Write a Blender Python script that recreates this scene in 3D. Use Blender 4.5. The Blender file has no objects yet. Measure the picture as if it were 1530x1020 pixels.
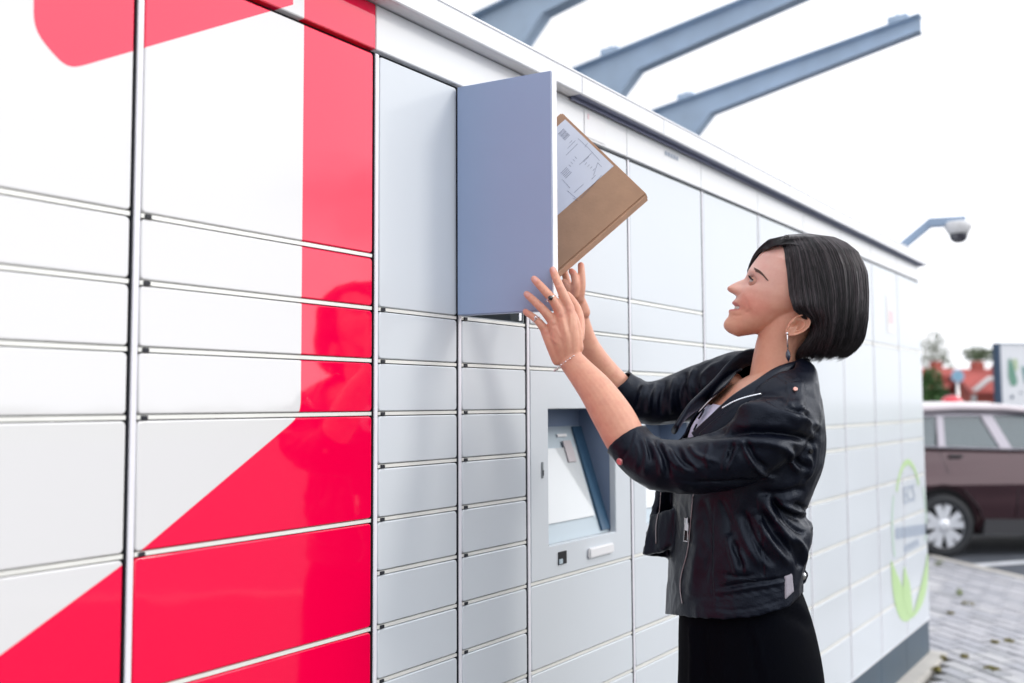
import bpy, bmesh, math, random
import numpy as np
from mathutils import Vector, Matrix, noise
R = math.radians
random.seed(7); rng = np.random.default_rng(7)
scene = bpy.context.scene
C = scene.collection

# ------------------------------------------------------------------ camera
EYE = 1.325
CAM = Vector((0.0, -1.2, EYE))
c_r = Vector((0.57918211, -0.81518292, -0.00498956))
c_u = Vector((-0.0497249, -0.04143716, 0.997903))
c_f = Vector((0.81368023, 0.57771946, 0.06453456))
cd = bpy.data.cameras.new('camera'); cam = bpy.data.objects.new('camera', cd); C.objects.link(cam)
mw = Matrix((c_r, c_u, -c_f)).transposed().to_4x4(); mw.translation = CAM
cam.matrix_world = mw
cd.sensor_width = 36.0; cd.lens = 1440.0 / 1530.0 * 36.0
cd.clip_start = 0.05; cd.clip_end = 2000.0
cd.dof.use_dof = True; cd.dof.focus_distance = 1.84; cd.dof.aperture_fstop = 2.6
scene.camera = cam

# ------------------------------------------------------------------ sky and sun
SUN = Vector((0.42, -0.80, 0.50)).normalized()
w = bpy.data.worlds.new('World'); scene.world = w; w.use_nodes = True
nt = w.node_tree; nt.nodes.clear()
def N(tree, kind, **kw):
    n = tree.nodes.new(kind)
    for k, v in kw.items(): setattr(n, k, v)
    return n
out = N(nt, 'ShaderNodeOutputWorld'); bg = N(nt, 'ShaderNodeBackground')
sky = N(nt, 'ShaderNodeTexSky', sky_type='NISHITA', sun_disc=False)
sky.sun_elevation = math.asin(SUN.z); sky.sun_rotation = math.atan2(SUN.x, SUN.y)
sky.air_density = 1.2; sky.dust_density = 1.5; sky.ozone_density = 2.0
tc = N(nt, 'ShaderNodeTexCoord'); mp = N(nt, 'ShaderNodeMapping')
mp.inputs['Scale'].default_value = (1.0, 1.0, 2.2); mp.inputs['Location'].default_value = (0.3, 1.7, 0.4)
nz = N(nt, 'ShaderNodeTexNoise'); nz.inputs['Scale'].default_value = 2.6; nz.inputs['Detail'].default_value = 6
nz.inputs['Roughness'].default_value = 0.55
rp = N(nt, 'ShaderNodeValToRGB'); rp.color_ramp.elements[0].position = 0.12; rp.color_ramp.elements[1].position = 0.46
mx = N(nt, 'ShaderNodeMix', data_type='RGBA')
nt.links.new(tc.outputs['Generated'], mp.inputs['Vector']); nt.links.new(mp.outputs['Vector'], nz.inputs['Vector'])
nt.links.new(nz.outputs['Fac'], rp.inputs['Fac']); nt.links.new(rp.outputs['Color'], mx.inputs['Factor'])
dt = N(nt, 'ShaderNodeVectorMath', operation='DOT_PRODUCT'); dt.inputs[1].default_value = tuple(SUN)
nt.links.new(tc.outputs['Generated'], dt.inputs[0])
gl = N(nt, 'ShaderNodeMapRange', interpolation_type='SMOOTHSTEP'); gl.inputs['From Min'].default_value = -0.3; gl.inputs['From Max'].default_value = 1.0
gl.inputs['To Min'].default_value = 0.86; gl.inputs['To Max'].default_value = 1.9
nt.links.new(dt.outputs['Value'], gl.inputs['Value'])
cm = N(nt, 'ShaderNodeVectorMath', operation='SCALE'); cm.inputs[0].default_value = (15.5, 15.7, 16.3)
nt.links.new(gl.outputs['Result'], cm.inputs['Scale']); nt.links.new(cm.outputs['Vector'], mx.inputs['B'])
nt.links.new(sky.outputs['Color'], mx.inputs['A']); nt.links.new(mx.outputs['Result'], bg.inputs['Color'])
bg.inputs['Strength'].default_value = 0.09
nt.links.new(bg.outputs['Background'], out.inputs['Surface'])
sl = bpy.data.lights.new('sun', 'SUN'); sl.energy = 1.1; sl.angle = R(12); sl.color = (1.0, 0.94, 0.85)
so = bpy.data.objects.new('sun', sl); C.objects.link(so)
so.rotation_euler = (-SUN).to_track_quat('-Z', 'Y').to_euler()
scene.view_settings.view_transform = 'Standard'; scene.view_settings.look = 'None'
scene.view_settings.exposure = -0.30; scene.view_settings.gamma = 1.0
scene.view_settings.use_curve_mapping = False
scene.cycles.max_bounces = 8

# ------------------------------------------------------------------ materials
def mat(name, col, rough=0.5, metal=0.0, spec=0.5, coat=0.0, var=0.0, vscale=6.0, bump=0.0, bscale=60.0, sss=0.0, coat_rough=0.05):
    m = bpy.data.materials.new(name); m.use_nodes = True
    t = m.node_tree; b = t.nodes['Principled BSDF']
    b.inputs['Base Color'].default_value = (*col, 1); b.inputs['Roughness'].default_value = rough
    b.inputs['Metallic'].default_value = metal; b.inputs['Specular IOR Level'].default_value = spec
    b.inputs['Coat Weight'].default_value = coat; b.inputs['Coat Roughness'].default_value = coat_rough
    if sss:
        b.inputs['Subsurface Weight'].default_value = sss
        b.inputs['Subsurface Radius'].default_value = (0.010, 0.004, 0.002); b.inputs['Subsurface Scale'].default_value = 1.0
    geo = N(t, 'ShaderNodeNewGeometry')
    if var:
        n = N(t, 'ShaderNodeTexNoise'); n.inputs['Scale'].default_value = vscale; n.inputs['Detail'].default_value = 5
        t.links.new(geo.outputs['Position'], n.inputs['Vector'])
        mr = N(t, 'ShaderNodeMapRange'); mr.inputs['From Min'].default_value = 0.3; mr.inputs['From Max'].default_value = 0.7
        mr.inputs['To Min'].default_value = 1 - var; mr.inputs['To Max'].default_value = 1 + var
        t.links.new(n.outputs['Fac'], mr.inputs['Value'])
        x = N(t, 'ShaderNodeMix', data_type='RGBA', blend_type='MULTIPLY'); x.inputs['Factor'].default_value = 1
        x.inputs['A'].default_value = (*col, 1); t.links.new(mr.outputs['Result'], x.inputs['B'])
        t.links.new(x.outputs['Result'], b.inputs['Base Color'])
        r2 = N(t, 'ShaderNodeMapRange'); r2.inputs['To Min'].default_value = rough * 0.8; r2.inputs['To Max'].default_value = min(1, rough * 1.25)
        t.links.new(n.outputs['Fac'], r2.inputs['Value']); t.links.new(r2.outputs['Result'], b.inputs['Roughness'])
    if bump:
        n = N(t, 'ShaderNodeTexNoise'); n.inputs['Scale'].default_value = bscale; n.inputs['Detail'].default_value = 4
        t.links.new(geo.outputs['Position'], n.inputs['Vector'])
        bp = N(t, 'ShaderNodeBump'); bp.inputs['Strength'].default_value = bump; bp.inputs['Distance'].default_value = 0.002
        t.links.new(n.outputs['Fac'], bp.inputs['Height']); t.links.new(bp.outputs['Normal'], b.inputs['Normal'])
    return m
M = {}
M['panel'] = mat('light grey powder coat', (0.64, 0.68, 0.725), 0.40, spec=0.25, coat=0.34, coat_rough=0.12, var=0.02, vscale=2.0)
M['panel'].node_tree.nodes['Principled BSDF'].inputs['Coat IOR'].default_value = 1.7
M['stile'] = mat('pale aluminium stile', (0.84, 0.83, 0.89), 0.35, metal=0.0, var=0.03, vscale=9)
M['rail'] = mat('pale rail', (0.84, 0.84, 0.80), 0.30, metal=0.1, var=0.04, vscale=12)
M['dark'] = mat('gap black', (0.012, 0.014, 0.022), 0.6)
M['inside'] = mat('zinc locker inside', (0.30, 0.33, 0.35), 0.45, metal=0.3, var=0.06, vscale=14)
M['plinth'] = mat('dark plinth paint', (0.055, 0.085, 0.115), 0.45, var=0.12, vscale=5)
M['doorshade'] = mat('door face in blue shade', (0.32, 0.41, 0.61), 0.38, var=0.03, vscale=3)  # blue grey holds the shade on a light grey door
M['dooredge'] = mat('white door edge', (0.86, 0.86, 0.88), 0.35)
M['roof'] = mat('white roof trim', (0.80, 0.81, 0.84), 0.35, var=0.03, vscale=4)
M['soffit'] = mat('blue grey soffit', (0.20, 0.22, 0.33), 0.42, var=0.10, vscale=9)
M['soffitw'] = mat('white soffit', (0.82, 0.82, 0.82), 0.40)
M['header'] = mat('pale header', (0.82, 0.83, 0.85), 0.33, var=0.02, vscale=3)
M['beam'] = mat('blue grey steel paint', (0.46, 0.58, 0.74), 0.45, var=0.08, vscale=5, bump=0.1, bscale=60)
M['recess'] = mat('recess blue grey', (0.20, 0.26, 0.38), 0.4, var=0.04)
M['recessd'] = mat('recess deep blue', (0.035, 0.09, 0.16), 0.35)
M['screenframe'] = mat('screen frame grey', (0.44, 0.52, 0.58), 0.35)
M['screen'] = mat('screen glass', (0.58, 0.61, 0.63), 0.12, coat=1.0, var=0.02, vscale=8)
M['white'] = mat('white plastic', (0.80, 0.80, 0.82), 0.35)
M['black'] = mat('black plastic', (0.012, 0.012, 0.014), 0.35)
M['steel'] = mat('bright steel', (0.75, 0.75, 0.76), 0.22, metal=1.0)
M['copper'] = mat('copper stud', (0.75, 0.42, 0.36), 0.3, metal=0.8)

def link(t, a, b): t.links.new(a, b)
def graphic_mat():
    m = mat('white vinyl with red print', (0.8, 0.8, 0.8), 0.45, coat=1.0, coat_rough=0.05)
    t = m.node_tree; b = t.nodes['Principled BSDF']
    b.inputs['Specular IOR Level'].default_value = 0.0; b.inputs['Coat IOR'].default_value = 1.7
    geo = N(t, 'ShaderNodeNewGeometry'); sp = N(t, 'ShaderNodeSeparateXYZ'); link(t, geo.outputs['Position'], sp.inputs['Vector'])
    def mt(op, a, bb, c=None):
        n = N(t, 'ShaderNodeMath', operation=op)
        for i, v in enumerate((a, bb, c)):
            if v is None: continue
            if isinstance(v, (int, float)): n.inputs[i].default_value = v
            else: link(t, v, n.inputs[i])
        return n.outputs[0]
    X, Z = sp.outputs['X'], sp.outputs['Z']
    def hp(a, bb, c):   # signed distance of half plane a*X+b*Z+c > 0
        l = math.hypot(a, bb); return mt('ADD', mt('MULTIPLY', X, a / l), mt('ADD', mt('MULTIPLY', Z, bb / l), c / l))
    def smin(a, bb, k=0.02): return mt('SMOOTH_MIN', a, bb, k)
    e = EYE
    def below(x0, z0, x1, z1):
        s = (z1 - z0) / (x1 - x0); return hp(s, -1, z0 + e - s * x0)
    def above(x0, z0, x1, z1):
        s = (z1 - z0) / (x1 - x0); return hp(-s, 1, -(z0 + e) + s * x0)
    d1 = below(1.078, -.025, .793, -.205); d2 = below(.786, -.209, .610, -.303)
    diag = mt('MAXIMUM', d1, d2)
    stripe = hp(1, 0, -1.0905)
    low = mt('SMOOTH_MAX', stripe, diag, 0.03)
    up = smin(smin(above(.708, .46, 1.009, .632), hp(1, 0, -.6305), 0.02), above(.637, .476, .682, .440), 0.03)
    up = mt('MINIMUM', up, hp(-1, 0, 1.066))
    mask = mt('MAXIMUM', low, up)
    mask = mt('MULTIPLY_ADD', mask, 900.0, 0.5)
    cl = N(t, 'ShaderNodeClamp'); link(t, mask, cl.inputs['Value'])
    x = N(t, 'ShaderNodeMix', data_type='RGBA'); x.inputs['A'].default_value = (0.75, 0.745, 0.755, 1); x.inputs['B'].default_value = (0.92, 0.0, 0.06, 1)
    link(t, cl.outputs['Result'], x.inputs['Factor'])
    link(t, x.outputs['Result'], b.inputs['Base Color'])
    # the foil is not perfectly flat
    n = N(t, 'ShaderNodeTexNoise'); n.inputs['Scale'].default_value = 7; n.inputs['Detail'].default_value = 2
    link(t, geo.outputs['Position'], n.inputs['Vector'])
    bp = N(t, 'ShaderNodeBump'); bp.inputs['Strength'].default_value = 0.12; bp.inputs['Distance'].default_value = 0.004
    link(t, n.outputs['Fac'], bp.inputs['Height']); link(t, bp.outputs['Normal'], b.inputs['Coat Normal'])
    return m
M['vinyl'] = graphic_mat()

# ------------------------------------------------------------------ helpers
def thing(name, label, cat, loc=(0, 0, 0), group=None, rz=0.0):
    o = bpy.data.objects.new(name, None); C.objects.link(o); o.empty_display_size = 0.1
    o.location = loc; o.rotation_euler = (0, 0, rz); tag(o, label, cat, group); return o
def tag(o, label=None, cat=None, group=None, kind=None):
    if label: o['label'] = label
    if cat: o['category'] = cat
    if group: o['group'] = group
    if kind: o['kind'] = kind
    return o
def mobj(name, mesh, parent=None, loc=None):
    o = bpy.data.objects.new(name, mesh); C.objects.link(o)
    if parent: o.parent = parent
    if loc is not None: o.location = loc
    return o
def from_bm(name, bm, mats, parent=None, smooth=False, loc=None):
    me = bpy.data.meshes.new(name); bm.normal_update(); bm.to_mesh(me); bm.free()
    for m in (mats if isinstance(mats, (list, tuple)) else [mats]): me.materials.append(m)
    if smooth: me.polygons.foreach_set('use_smooth', [True] * len(me.polygons))
    return mobj(name, me, parent, loc)
def bx(bm, x0, x1, y0, y1, z0, z1, bev=0.0, mi=0):
    vs = [bm.verts.new((x, y, z)) for x in (x0, x1) for y in (y0, y1) for z in (z0, z1)]
    fs = [bm.faces.new([vs[i] for i in q]) for q in ((0, 1, 3, 2), (4, 6, 7, 5), (0, 4, 5, 1), (2, 3, 7, 6), (0, 2, 6, 4), (1, 5, 7, 3))]
    for f in fs: f.material_index = mi
    if bev:
        es = list({e for f in fs for e in f.edges}); r = bmesh.ops.bevel(bm, geom=es, offset=bev, segments=2, affect='EDGES')
        for f in r['faces']: f.material_index = mi
    return vs
def box(name, m, x0, x1, y0, y1, z0, z1, parent=None, bev=0.0, smooth=False):
    bm = bmesh.new(); bx(bm, x0, x1, y0, y1, z0, z1, bev); return from_bm(name, bm, m, parent, smooth)
def prism(bm, pts, axis, a, b, mi=0):
    """extrude 2-D polygon pts along axis 'x','y' or 'z' from a to b"""
    def P(p, t): return {'x': (t, p[0], p[1]), 'y': (p[0], t, p[1]), 'z': (p[0], p[1], t)}[axis]
    v0 = [bm.verts.new(P(p, a)) for p in pts]; v1 = [bm.verts.new(P(p, b)) for p in pts]
    n = len(pts); fs = [bm.faces.new(v0[::-1]), bm.faces.new(v1)]
    for i in range(n): fs.append(bm.faces.new((v0[i], v0[(i + 1) % n], v1[(i + 1) % n], v1[i])))
    for f in fs: f.material_index = mi
    return fs
def tube(bm, pts, rad, seg=8, cap=True, mi=0):
    pts = [Vector(p) for p in pts]; n = len(pts)
    rads = rad if isinstance(rad, (list, tuple)) else [rad] * n
    rings = []; prev = None
    for i, p in enumerate(pts):
        d = (pts[min(i + 1, n - 1)] - pts[max(i - 1, 0)]).normalized()
        a = prev if prev is not None else (Vector((0, 0, 1)) if abs(d.z) < 0.9 else Vector((1, 0, 0)))
        s = d.cross(a).normalized(); q = s.cross(d).normalized(); prev = q
        rings.append([bm.verts.new(p + (s * math.cos(t) + q * math.sin(t)) * rads[i]) for t in [2 * math.pi * k / seg for k in range(seg)]])
    for i in range(n - 1):
        for k in range(seg):
            f = bm.faces.new((rings[i][k], rings[i][(k + 1) % seg], rings[i + 1][(k + 1) % seg], rings[i + 1][k])); f.smooth = True; f.material_index = mi
    if cap:
        for rr in (rings[0][::-1], rings[-1]):
            f = bm.faces.new(rr); f.material_index = mi
    return rings
def poly_area(p): return sum(p[i][0] * p[(i + 1) % len(p)][1] - p[(i + 1) % len(p)][0] * p[i][1] for i in range(len(p))) / 2

# ------------------------------------------------------------------ ground
G0 = 0.0
asph = mat('asphalt', (0.075, 0.085, 0.105), 0.85, var=0.2, vscale=3, bump=0.6, bscale=140)
conc = mat('concrete kerb', (0.50, 0.48, 0.45), 0.85, var=0.12, vscale=5, bump=0.3, bscale=60)
grassm = mat('far grass', (0.07, 0.12, 0.035), 0.9, var=0.4, vscale=1.2, bump=0.6, bscale=20)
joint = mat('sand joint', (0.075, 0.072, 0.065), 0.95, var=0.3, vscale=30, bump=0.5, bscale=300)
paver_m = [mat('grey paver %d' % i, c, 0.8, var=0.10, vscale=14, bump=0.5, bscale=220) for i, c in enumerate(((0.42, 0.42, 0.45), (0.37, 0.375, 0.41), (0.46, 0.46, 0.48), (0.33, 0.335, 0.36)))]
tag(box('ground', grassm, -500, 700, -500, 500, -0.9, -0.045), kind='structure')
# asphalt of the car park, in front of and beyond the pavement
tag(box('car_park_asphalt', asph, -30, 45, -34, 30, -0.30, -0.024), kind='structure')
# paved area: frame along the kerb direction U, across V
U = Vector((-0.664, -0.748, 0)); V = Vector((0.748, -0.664, 0))
K0 = Vector((8.72, 0.42, 0))
V = Vector((-0.748, 0.664, 0))       # away from the kerb, towards the lockers
pav = None
def uv(u, v, z=0.0): return K0 + U * u + V * v + Vector((0, 0, z))
bm = bmesh.new()
pl = [uv(-9, 0.0), uv(14, 0.0), uv(14, 22), uv(-9, 22)]
v0 = [bm.verts.new((p.x, p.y, -0.018)) for p in pl]; f = bm.faces.new(v0)
bmesh.ops.recalc_face_normals(bm, faces=[f])
if f.normal.z < 0: f.normal_flip()
pav = from_bm('pavement', bm, joint); tag(pav, kind='structure')
# kerb stones between pavement and asphalt
for i in range(-9, 14):
    bm = bmesh.new(); bx(bm, 0.004, 0.996, -0.09, 0.0, -0.12, 0.004, bev=0.006)
    o = from_bm('kerb_stone', bm, conc, pav); o.location = uv(i, 0.0)
    o.rotation_euler = (0, 0, math.atan2(U.y, U.x)); 
# pavers
def paver_mesh(i):
    bm = bmesh.new(); bx(bm, 0.0035, 0.1965, 0.003, 0.0925, -0.05, 0.0, bev=0.005)
    me = bpy.data.meshes.new('paver'); bm.to_mesh(me); bm.free(); me.materials.append(paver_m[i]); return me
pm = [paver_mesh(i) for i in range(4)]
def project(p):
    d = Vector(p) - CAM; z = d.dot(c_f)
    return (765 + 1440 * d.dot(c_r) / z, 510 - 1440 * d.dot(c_u) / z, z) if z > 0.1 else (-1e4, -1e4, z)
ang = math.atan2(-V.y, -V.x) ; ua = math.atan2(U.y, U.x)
cells = []
for j in range(0, 110):
    off = 0.1 if j % 2 else 0.0
    for i in range(-32, 50):
        p = uv(i * 0.2 + off, 0.004 + j * 0.0955)
        x, y, z = project(p + U * 0.1)
        if z > 0.1 and 1335 < x < 1640 and 800 < y < 1100 and not (p.x < 5.6 and p.y > -0.05):
            cells.append((z, p))
cells.sort(key=lambda c: c[0]); single = cells[:290]; rest = cells[290:]
jm = bmesh.new()
def put_paver(z, p, solo):
    h = random.uniform(-0.003, 0.002); tilt = (random.uniform(-.006, .006), random.uniform(-.006, .006))
    mi = random.choice((0, 0, 1, 1, 2, 3))
    mtx = Matrix.Translation((p.x, p.y, h)) @ Matrix.Rotation(ua, 4, 'Z') @ Matrix.Rotation(tilt[0], 4, 'X') @ Matrix.Rotation(tilt[1], 4, 'Y') @ Matrix.Translation((0, -0.0955, 0))
    if solo:
        o = mobj('paver', pm[mi], pav); o.matrix_local = mtx
    else:
        b2 = bmesh.new(); b2.from_mesh(pm[mi]); b2.transform(mtx)
        for f in b2.faces: f.material_index = mi
        me = bpy.data.meshes.new('t'); b2.to_mesh(me); b2.free(); jm.from_mesh(me); bpy.data.meshes.remove(me)
for z, p in single: put_paver(z, p, True)
for z, p in rest: put_paver(z, p, False)
o = from_bm('paver_field', jm, paver_m, pav); o['kind'] = 'stuff'
# painted bay line
linem = mat('white road paint', (0.62, 0.64, 0.68), 0.7, var=0.12, vscale=12)
bm = bmesh.new(); a = Vector((8.70, 0.30, 0)); d = Vector((0.80, -0.60, 0)); n_ = Vector((0.60, 0.80, 0))
q = [a, a + d * 4.6, a + d * 4.6 + n_ * 0.13, a + n_ * 0.13]
bm.faces.new([bm.verts.new((p.x, p.y, -0.0195)) for p in q]); 
# ruler: the same bay lines farther on
for k in (1, 2, 3): bm.faces.new([bm.verts.new((p.x + 0.6 * 2.5 * k, p.y + 0.8 * 2.5 * k, -0.0195)) for p in q])
bm.faces.ensure_lookup_table()
for f in bm.faces:
    if f.normal.z < 0: f.normal_flip()
tag(from_bm('parking_bay_line', bm, linem), kind='structure')
# pale concrete footing the lockers stand on
tag(box('concrete_footing', conc, -3.1, 5.53, -0.075, 0.75, -0.10, 0.012, bev=0.006), kind='structure')

# ------------------------------------------------------------------ parcel locker
loc = thing('parcel_locker', 'long bank of grey lockers, red and white at one end, one door open', 'parcel locker', (0, 0, 0))
GY = 0.009     # gap height between doors
cache = {}
def door_mesh(w_, h_, m, key):
    k = (round(w_, 4), round(h_, 4), key)
    if k in cache: return cache[k]
    bm = bmesh.new(); r = 0.006; ch = 0.0022; t = 0.017
    def loop(ins, y, rr):
        pts = []
        for cx_, cz_, a0 in ((w_ - ins - rr, h_ - ins - rr, 0), (ins + rr, h_ - ins - rr, 90), (ins + rr, ins + rr, 180), (w_ - ins - rr, ins + rr, 270)):
            for s in (0, 45, 90):
                a = R(a0 + s); pts.append(bm.verts.new((cx_ + rr * math.cos(a), y, cz_ + rr * math.sin(a))))
        return pts
    L = [loop(0, t, r), loop(0, ch, r), loop(ch * 0.35, ch * 0.3, r - ch * 0.3), loop(ch, 0.0, r - ch)]
    for a_, b_ in zip(L, L[1:]):
        for i in range(12):
            f = bm.faces.new((a_[i], a_[(i + 1) % 12], b_[(i + 1) % 12], b_[i])); f.smooth = True
    bm.faces.new(L[-1]); bm.faces.new(L[0][::-1])
    bmesh.ops.recalc_face_normals(bm, faces=bm.faces)
    me = bpy.data.meshes.new('locker_door'); bm.to_mesh(me); bm.free(); me.materials.append(m); cache[k] = me
    return me
def zrows(*z): return [EYE + v for v in z]
p0 = .078
grid = lambda a, n: [a - .0945 * i for i in range(n)]
bottom = -1.136
fine = [.642, .172] + grid(.078, 13) + [bottom]
wideA = [.642, .267, .172, .078, -.0165, -.205, -.394, -.584, -.773, -.962, bottom]
colE = [.642, .267, .172, .078, -.394, -.584, -.678, -.867, -1.0, bottom]
right = [.642, .267, -.100, -.195, -.383, -.571, -.760, -.949, bottom]
rightF = [.642, .172, .078, -.100, -.195, -.383, -.571, -.760, -.949, bottom]
cols = [(-1.18, -.692, wideA, 'vinyl'), (-.692, -.204, fine[:], 'vinyl'), (-.204, .285, wideA, 'vinyl'), (.285, .776, wideA, 'vinyl'), (.776, 1.2595, wideA, 'vinyl'), (1.2595, 1.5015, fine, 'panel'), (1.5015, 1.7425, fine, 'panel'),
        (1.7425, 2.2155, colE, 'panel'), (2.2155, 2.6815, colE, 'panel'), (2.6815, 3.142, rightF, 'panel'),
        (3.142, 3.611, right, 'panel'), (3.611, 4.081, right, 'panel'), (4.081, 4.545, right, 'panel'),
        (4.545, 5.003, right, 'panel'), (5.003, 5.485, right, 'panel')]
ST = 0.012     # stile width
ZT, ZB = EYE + .642, EYE + bottom
doors = []
latch_mesh = None
bmL = bmesh.new(); bx(bmL, 0, 0.009, 0, 0.004, 0, 0.0056); latch_mesh = bpy.data.meshes.new('latch_slot'); bmL.to_mesh(bmL and latch_mesh); bmL.free(); latch_mesh.materials.append(M['dark'])
rc = {}
def rail_mesh(w_):
    k = round(w_, 4)
    if k not in rc:
        b = bmesh.new(); bx(b, 0, w_, 0, 0.012, 0, 1.0); b.normal_update(); me = bpy.data.meshes.new('rail'); b.to_mesh(me); b.free(); me.materials.append(M['rail']); rc[k] = me
    return rc[k]
for ci, (xa, xb, rows, mk) in enumerate(cols):
    # stile at the column's left edge
    box('stile', M['stile'], xa + 0.005, xa + 0.003 + ST, 0.0005, 0.03, ZB, ZT, loc, bev=0.0012)
    box('gap_shade', M['dark'], xa + 0.0022, xa + 0.0046, 0.0012, 0.03, ZB, ZT, loc)  # added dark strip, stands in for the shade in the door gap
    dx0, dx1 = xa + 0.003 + ST + 0.0012, xb - 0.0015
    for k in range(len(rows) - 1):
        zt, zb = rows[k] + EYE, rows[k + 1] + EYE
        g_ = GY if xa < 1.8 else (.011 if xa < 3 else .0145); z1 = zt - (g_ / 2 if k else 0.003); z0 = zb + (g_ / 2 if k < len(rows) - 2 else 0.002)
        if 1.50 < xa < 1.51 and k == 0: pass
        elif 1.74 < xa < 2.3 and abs(rows[k] - .078) < 1e-4: pass
        else:
            o = mobj('locker_door', door_mesh(dx1 - dx0, z1 - z0, M[mk], mk), loc, (dx0, random.uniform(-0.0004, 0.0004), z0)); doors.append(o)
        if k:
            gy_ = GY if xa < 1.8 else (.011 if xa < 3 else .0145); ro = mobj('rail', rail_mesh(dx1 - dx0), loc, (dx0, 0.0012, zt - gy_ / 2 + .0018)); ro.scale = (1, 1, gy_ - .0030)
            if xa < 1.7 and xa > 0.2:
                mobj('latch_slot', latch_mesh, loc, (dx0 + 0.006, -0.0018, zt - 0.0028))
# back of the bank, with the open compartment left as a real hole
bm = bmesh.new()
Xa, Xb = -1.18, 5.485; cx0, cx1 = 1.519, 1.738; cz0, cz1 = EYE + .178, EYE + .636
for a_, b_, c_, d_ in ((Xa, cx0 - .002, ZB, ZT + .09), (cx1 + .002, 1.80, ZB, ZT + .09), (1.80, 2.17, EYE - .03 + .06, ZT + .09), (1.80, 2.17, ZB, EYE - .36), (2.17, 2.28, ZB, ZT + .09), (2.28, 2.61, EYE + .02, ZT + .09), (2.28, 2.61, ZB, EYE - .36), (2.61, Xb - .02, ZB, ZT + .09), (cx0 - .002, cx1 + .002, ZB, cz0 - .002), (cx0 - .002, cx1 + .002, cz1 + .002, ZT + .09)):
    bx(bm, a_, b_, 0.016, 0.022, c_, d_)
bx(bm, Xa, Xb - .02, 0.55, 0.60, ZB, ZT + .09)
from_bm('carcass', bm, M['dark'], loc)
box('side_panel', M['panel'], Xb - 0.018, Xb, 0.001, 0.60, ZB, ZT + .088, loc, bev=0.002)
box('side_panel', M['panel'], Xa - 0.02, Xa, 0.001, 0.60, ZB, ZT + .088, loc, bev=0.002)
bm = bmesh.new()   # compartment liner
bx(bm, cx0 - .003, cx0, 0.004, 0.50, cz0, cz1); bx(bm, cx1, cx1 + .003, 0.004, 0.50, cz0, cz1)
bx(bm, cx0, cx1, 0.004, 0.50, cz0 - .003, cz0); bx(bm, cx0, cx1, 0.004, 0.50, cz1, cz1 + .003); bx(bm, cx0, cx1, 0.498, 0.50, cz0, cz1)
from_bm('open_compartment', bm, M['inside'], loc)
box('lock_strike', M['steel'], cx1 - .012, cx1, 0.006, 0.03, EYE + .182, EYE + .24, loc, bev=0.001)
# plinth panels
for ci, (xa, xb, rows, mk) in enumerate(cols):
    box('plinth_panel', M['plinth'], xa + 0.002, xb - 0.002, 0.006, 0.03, 0.012, ZB - 0.004, loc, bev=0.001)
box('plinth_rail', M['roof'], Xa, Xb, -0.002, 0.03, ZB - 0.0035, ZB + 0.0015, loc)
# header panels
hx = [-1.18, -.204, .776, 1.2645, 2.2175, 2.6835, 3.144, 3.613, 4.083, 4.547, 5.005, 5.485]
for a_, b_ in zip(hx, hx[1:]):
    box('header_panel', M['vinyl'] if b_ < 1.3 else M['header'], a_ + 0.0008, b_ - 0.0008, 0.0, 0.016, ZT + 0.007, EYE + .7325, loc, bev=0.0012)
# roof trim with visible segment joints
rx = [-1.2, .80, 1.93, 2.36, 2.86, 3.36, 3.86, 4.36, 4.86, 5.53]
for a_, b_ in zip(rx, rx[1:]):
    box('roof_fascia', M['roof'], a_ + .0008, b_ - .0008, -0.038, -0.031, EYE + .7335, EYE + .776, loc, bev=0.0015)
    box('roof_soffit', M['soffitw'] if b_ < 1.95 else M['soffit'], a_ + .001, b_ - .001, -0.0305, 0.010, EYE + .7342, EYE + .7372, loc)
box('roof_gutter_lip', M['soffit'], 1.93, 5.50, -0.012, -0.006, EYE + .7265, EYE + .7340, loc)
box('roof_top', M['roof'], -1.2, 5.53, -0.0385, 0.62, EYE + .7765, EYE + .784, loc, bev=0.002)
# ---- terminal panel in column D-E
def ring_panel(name, m, x0, x1, z0, z1, ox0, ox1, oz0, oz1, parent):
    bm = bmesh.new()
    o = [(x0, z0), (x1, z0), (x1, z1), (x0, z1)]; i = [(ox0, oz0), (ox1, oz0), (ox1, oz1), (ox0, oz1)]
    for y in (0.0,):
        vo = [bm.verts.new((p[0], y, p[1])) for p in o]; vi = [bm.verts.new((p[0], y, p[1])) for p in i]
        vb = [bm.verts.new((p[0], 0.016, p[1])) for p in o]; vc = [bm.verts.new((p[0], 0.016, p[1])) for p in i]
        for k in range(4):
            n = (k + 1) % 4
            bm.faces.new((vo[k], vo[n], vi[n], vi[k])); bm.faces.new((vo[n], vo[k], vb[k], vb[n])); bm.faces.new((vi[k], vi[n], vc[n], vc[k]))
            bm.faces.new((vb[k], vc[k], vc[n], vb[n]))
    bmesh.ops.recalc_face_normals(bm, faces=bm.faces)
    es = [e for e in bm.edges if all(abs(v.co.y) < 1e-6 for v in e.verts) and len({f.normal.to_tuple(1) for f in e.link_faces}) > 1]
    bmesh.ops.bevel(bm, geom=es, offset=0.0015, segments=2, affect='EDGES')
    return from_bm(name, bm, m, parent)
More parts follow.
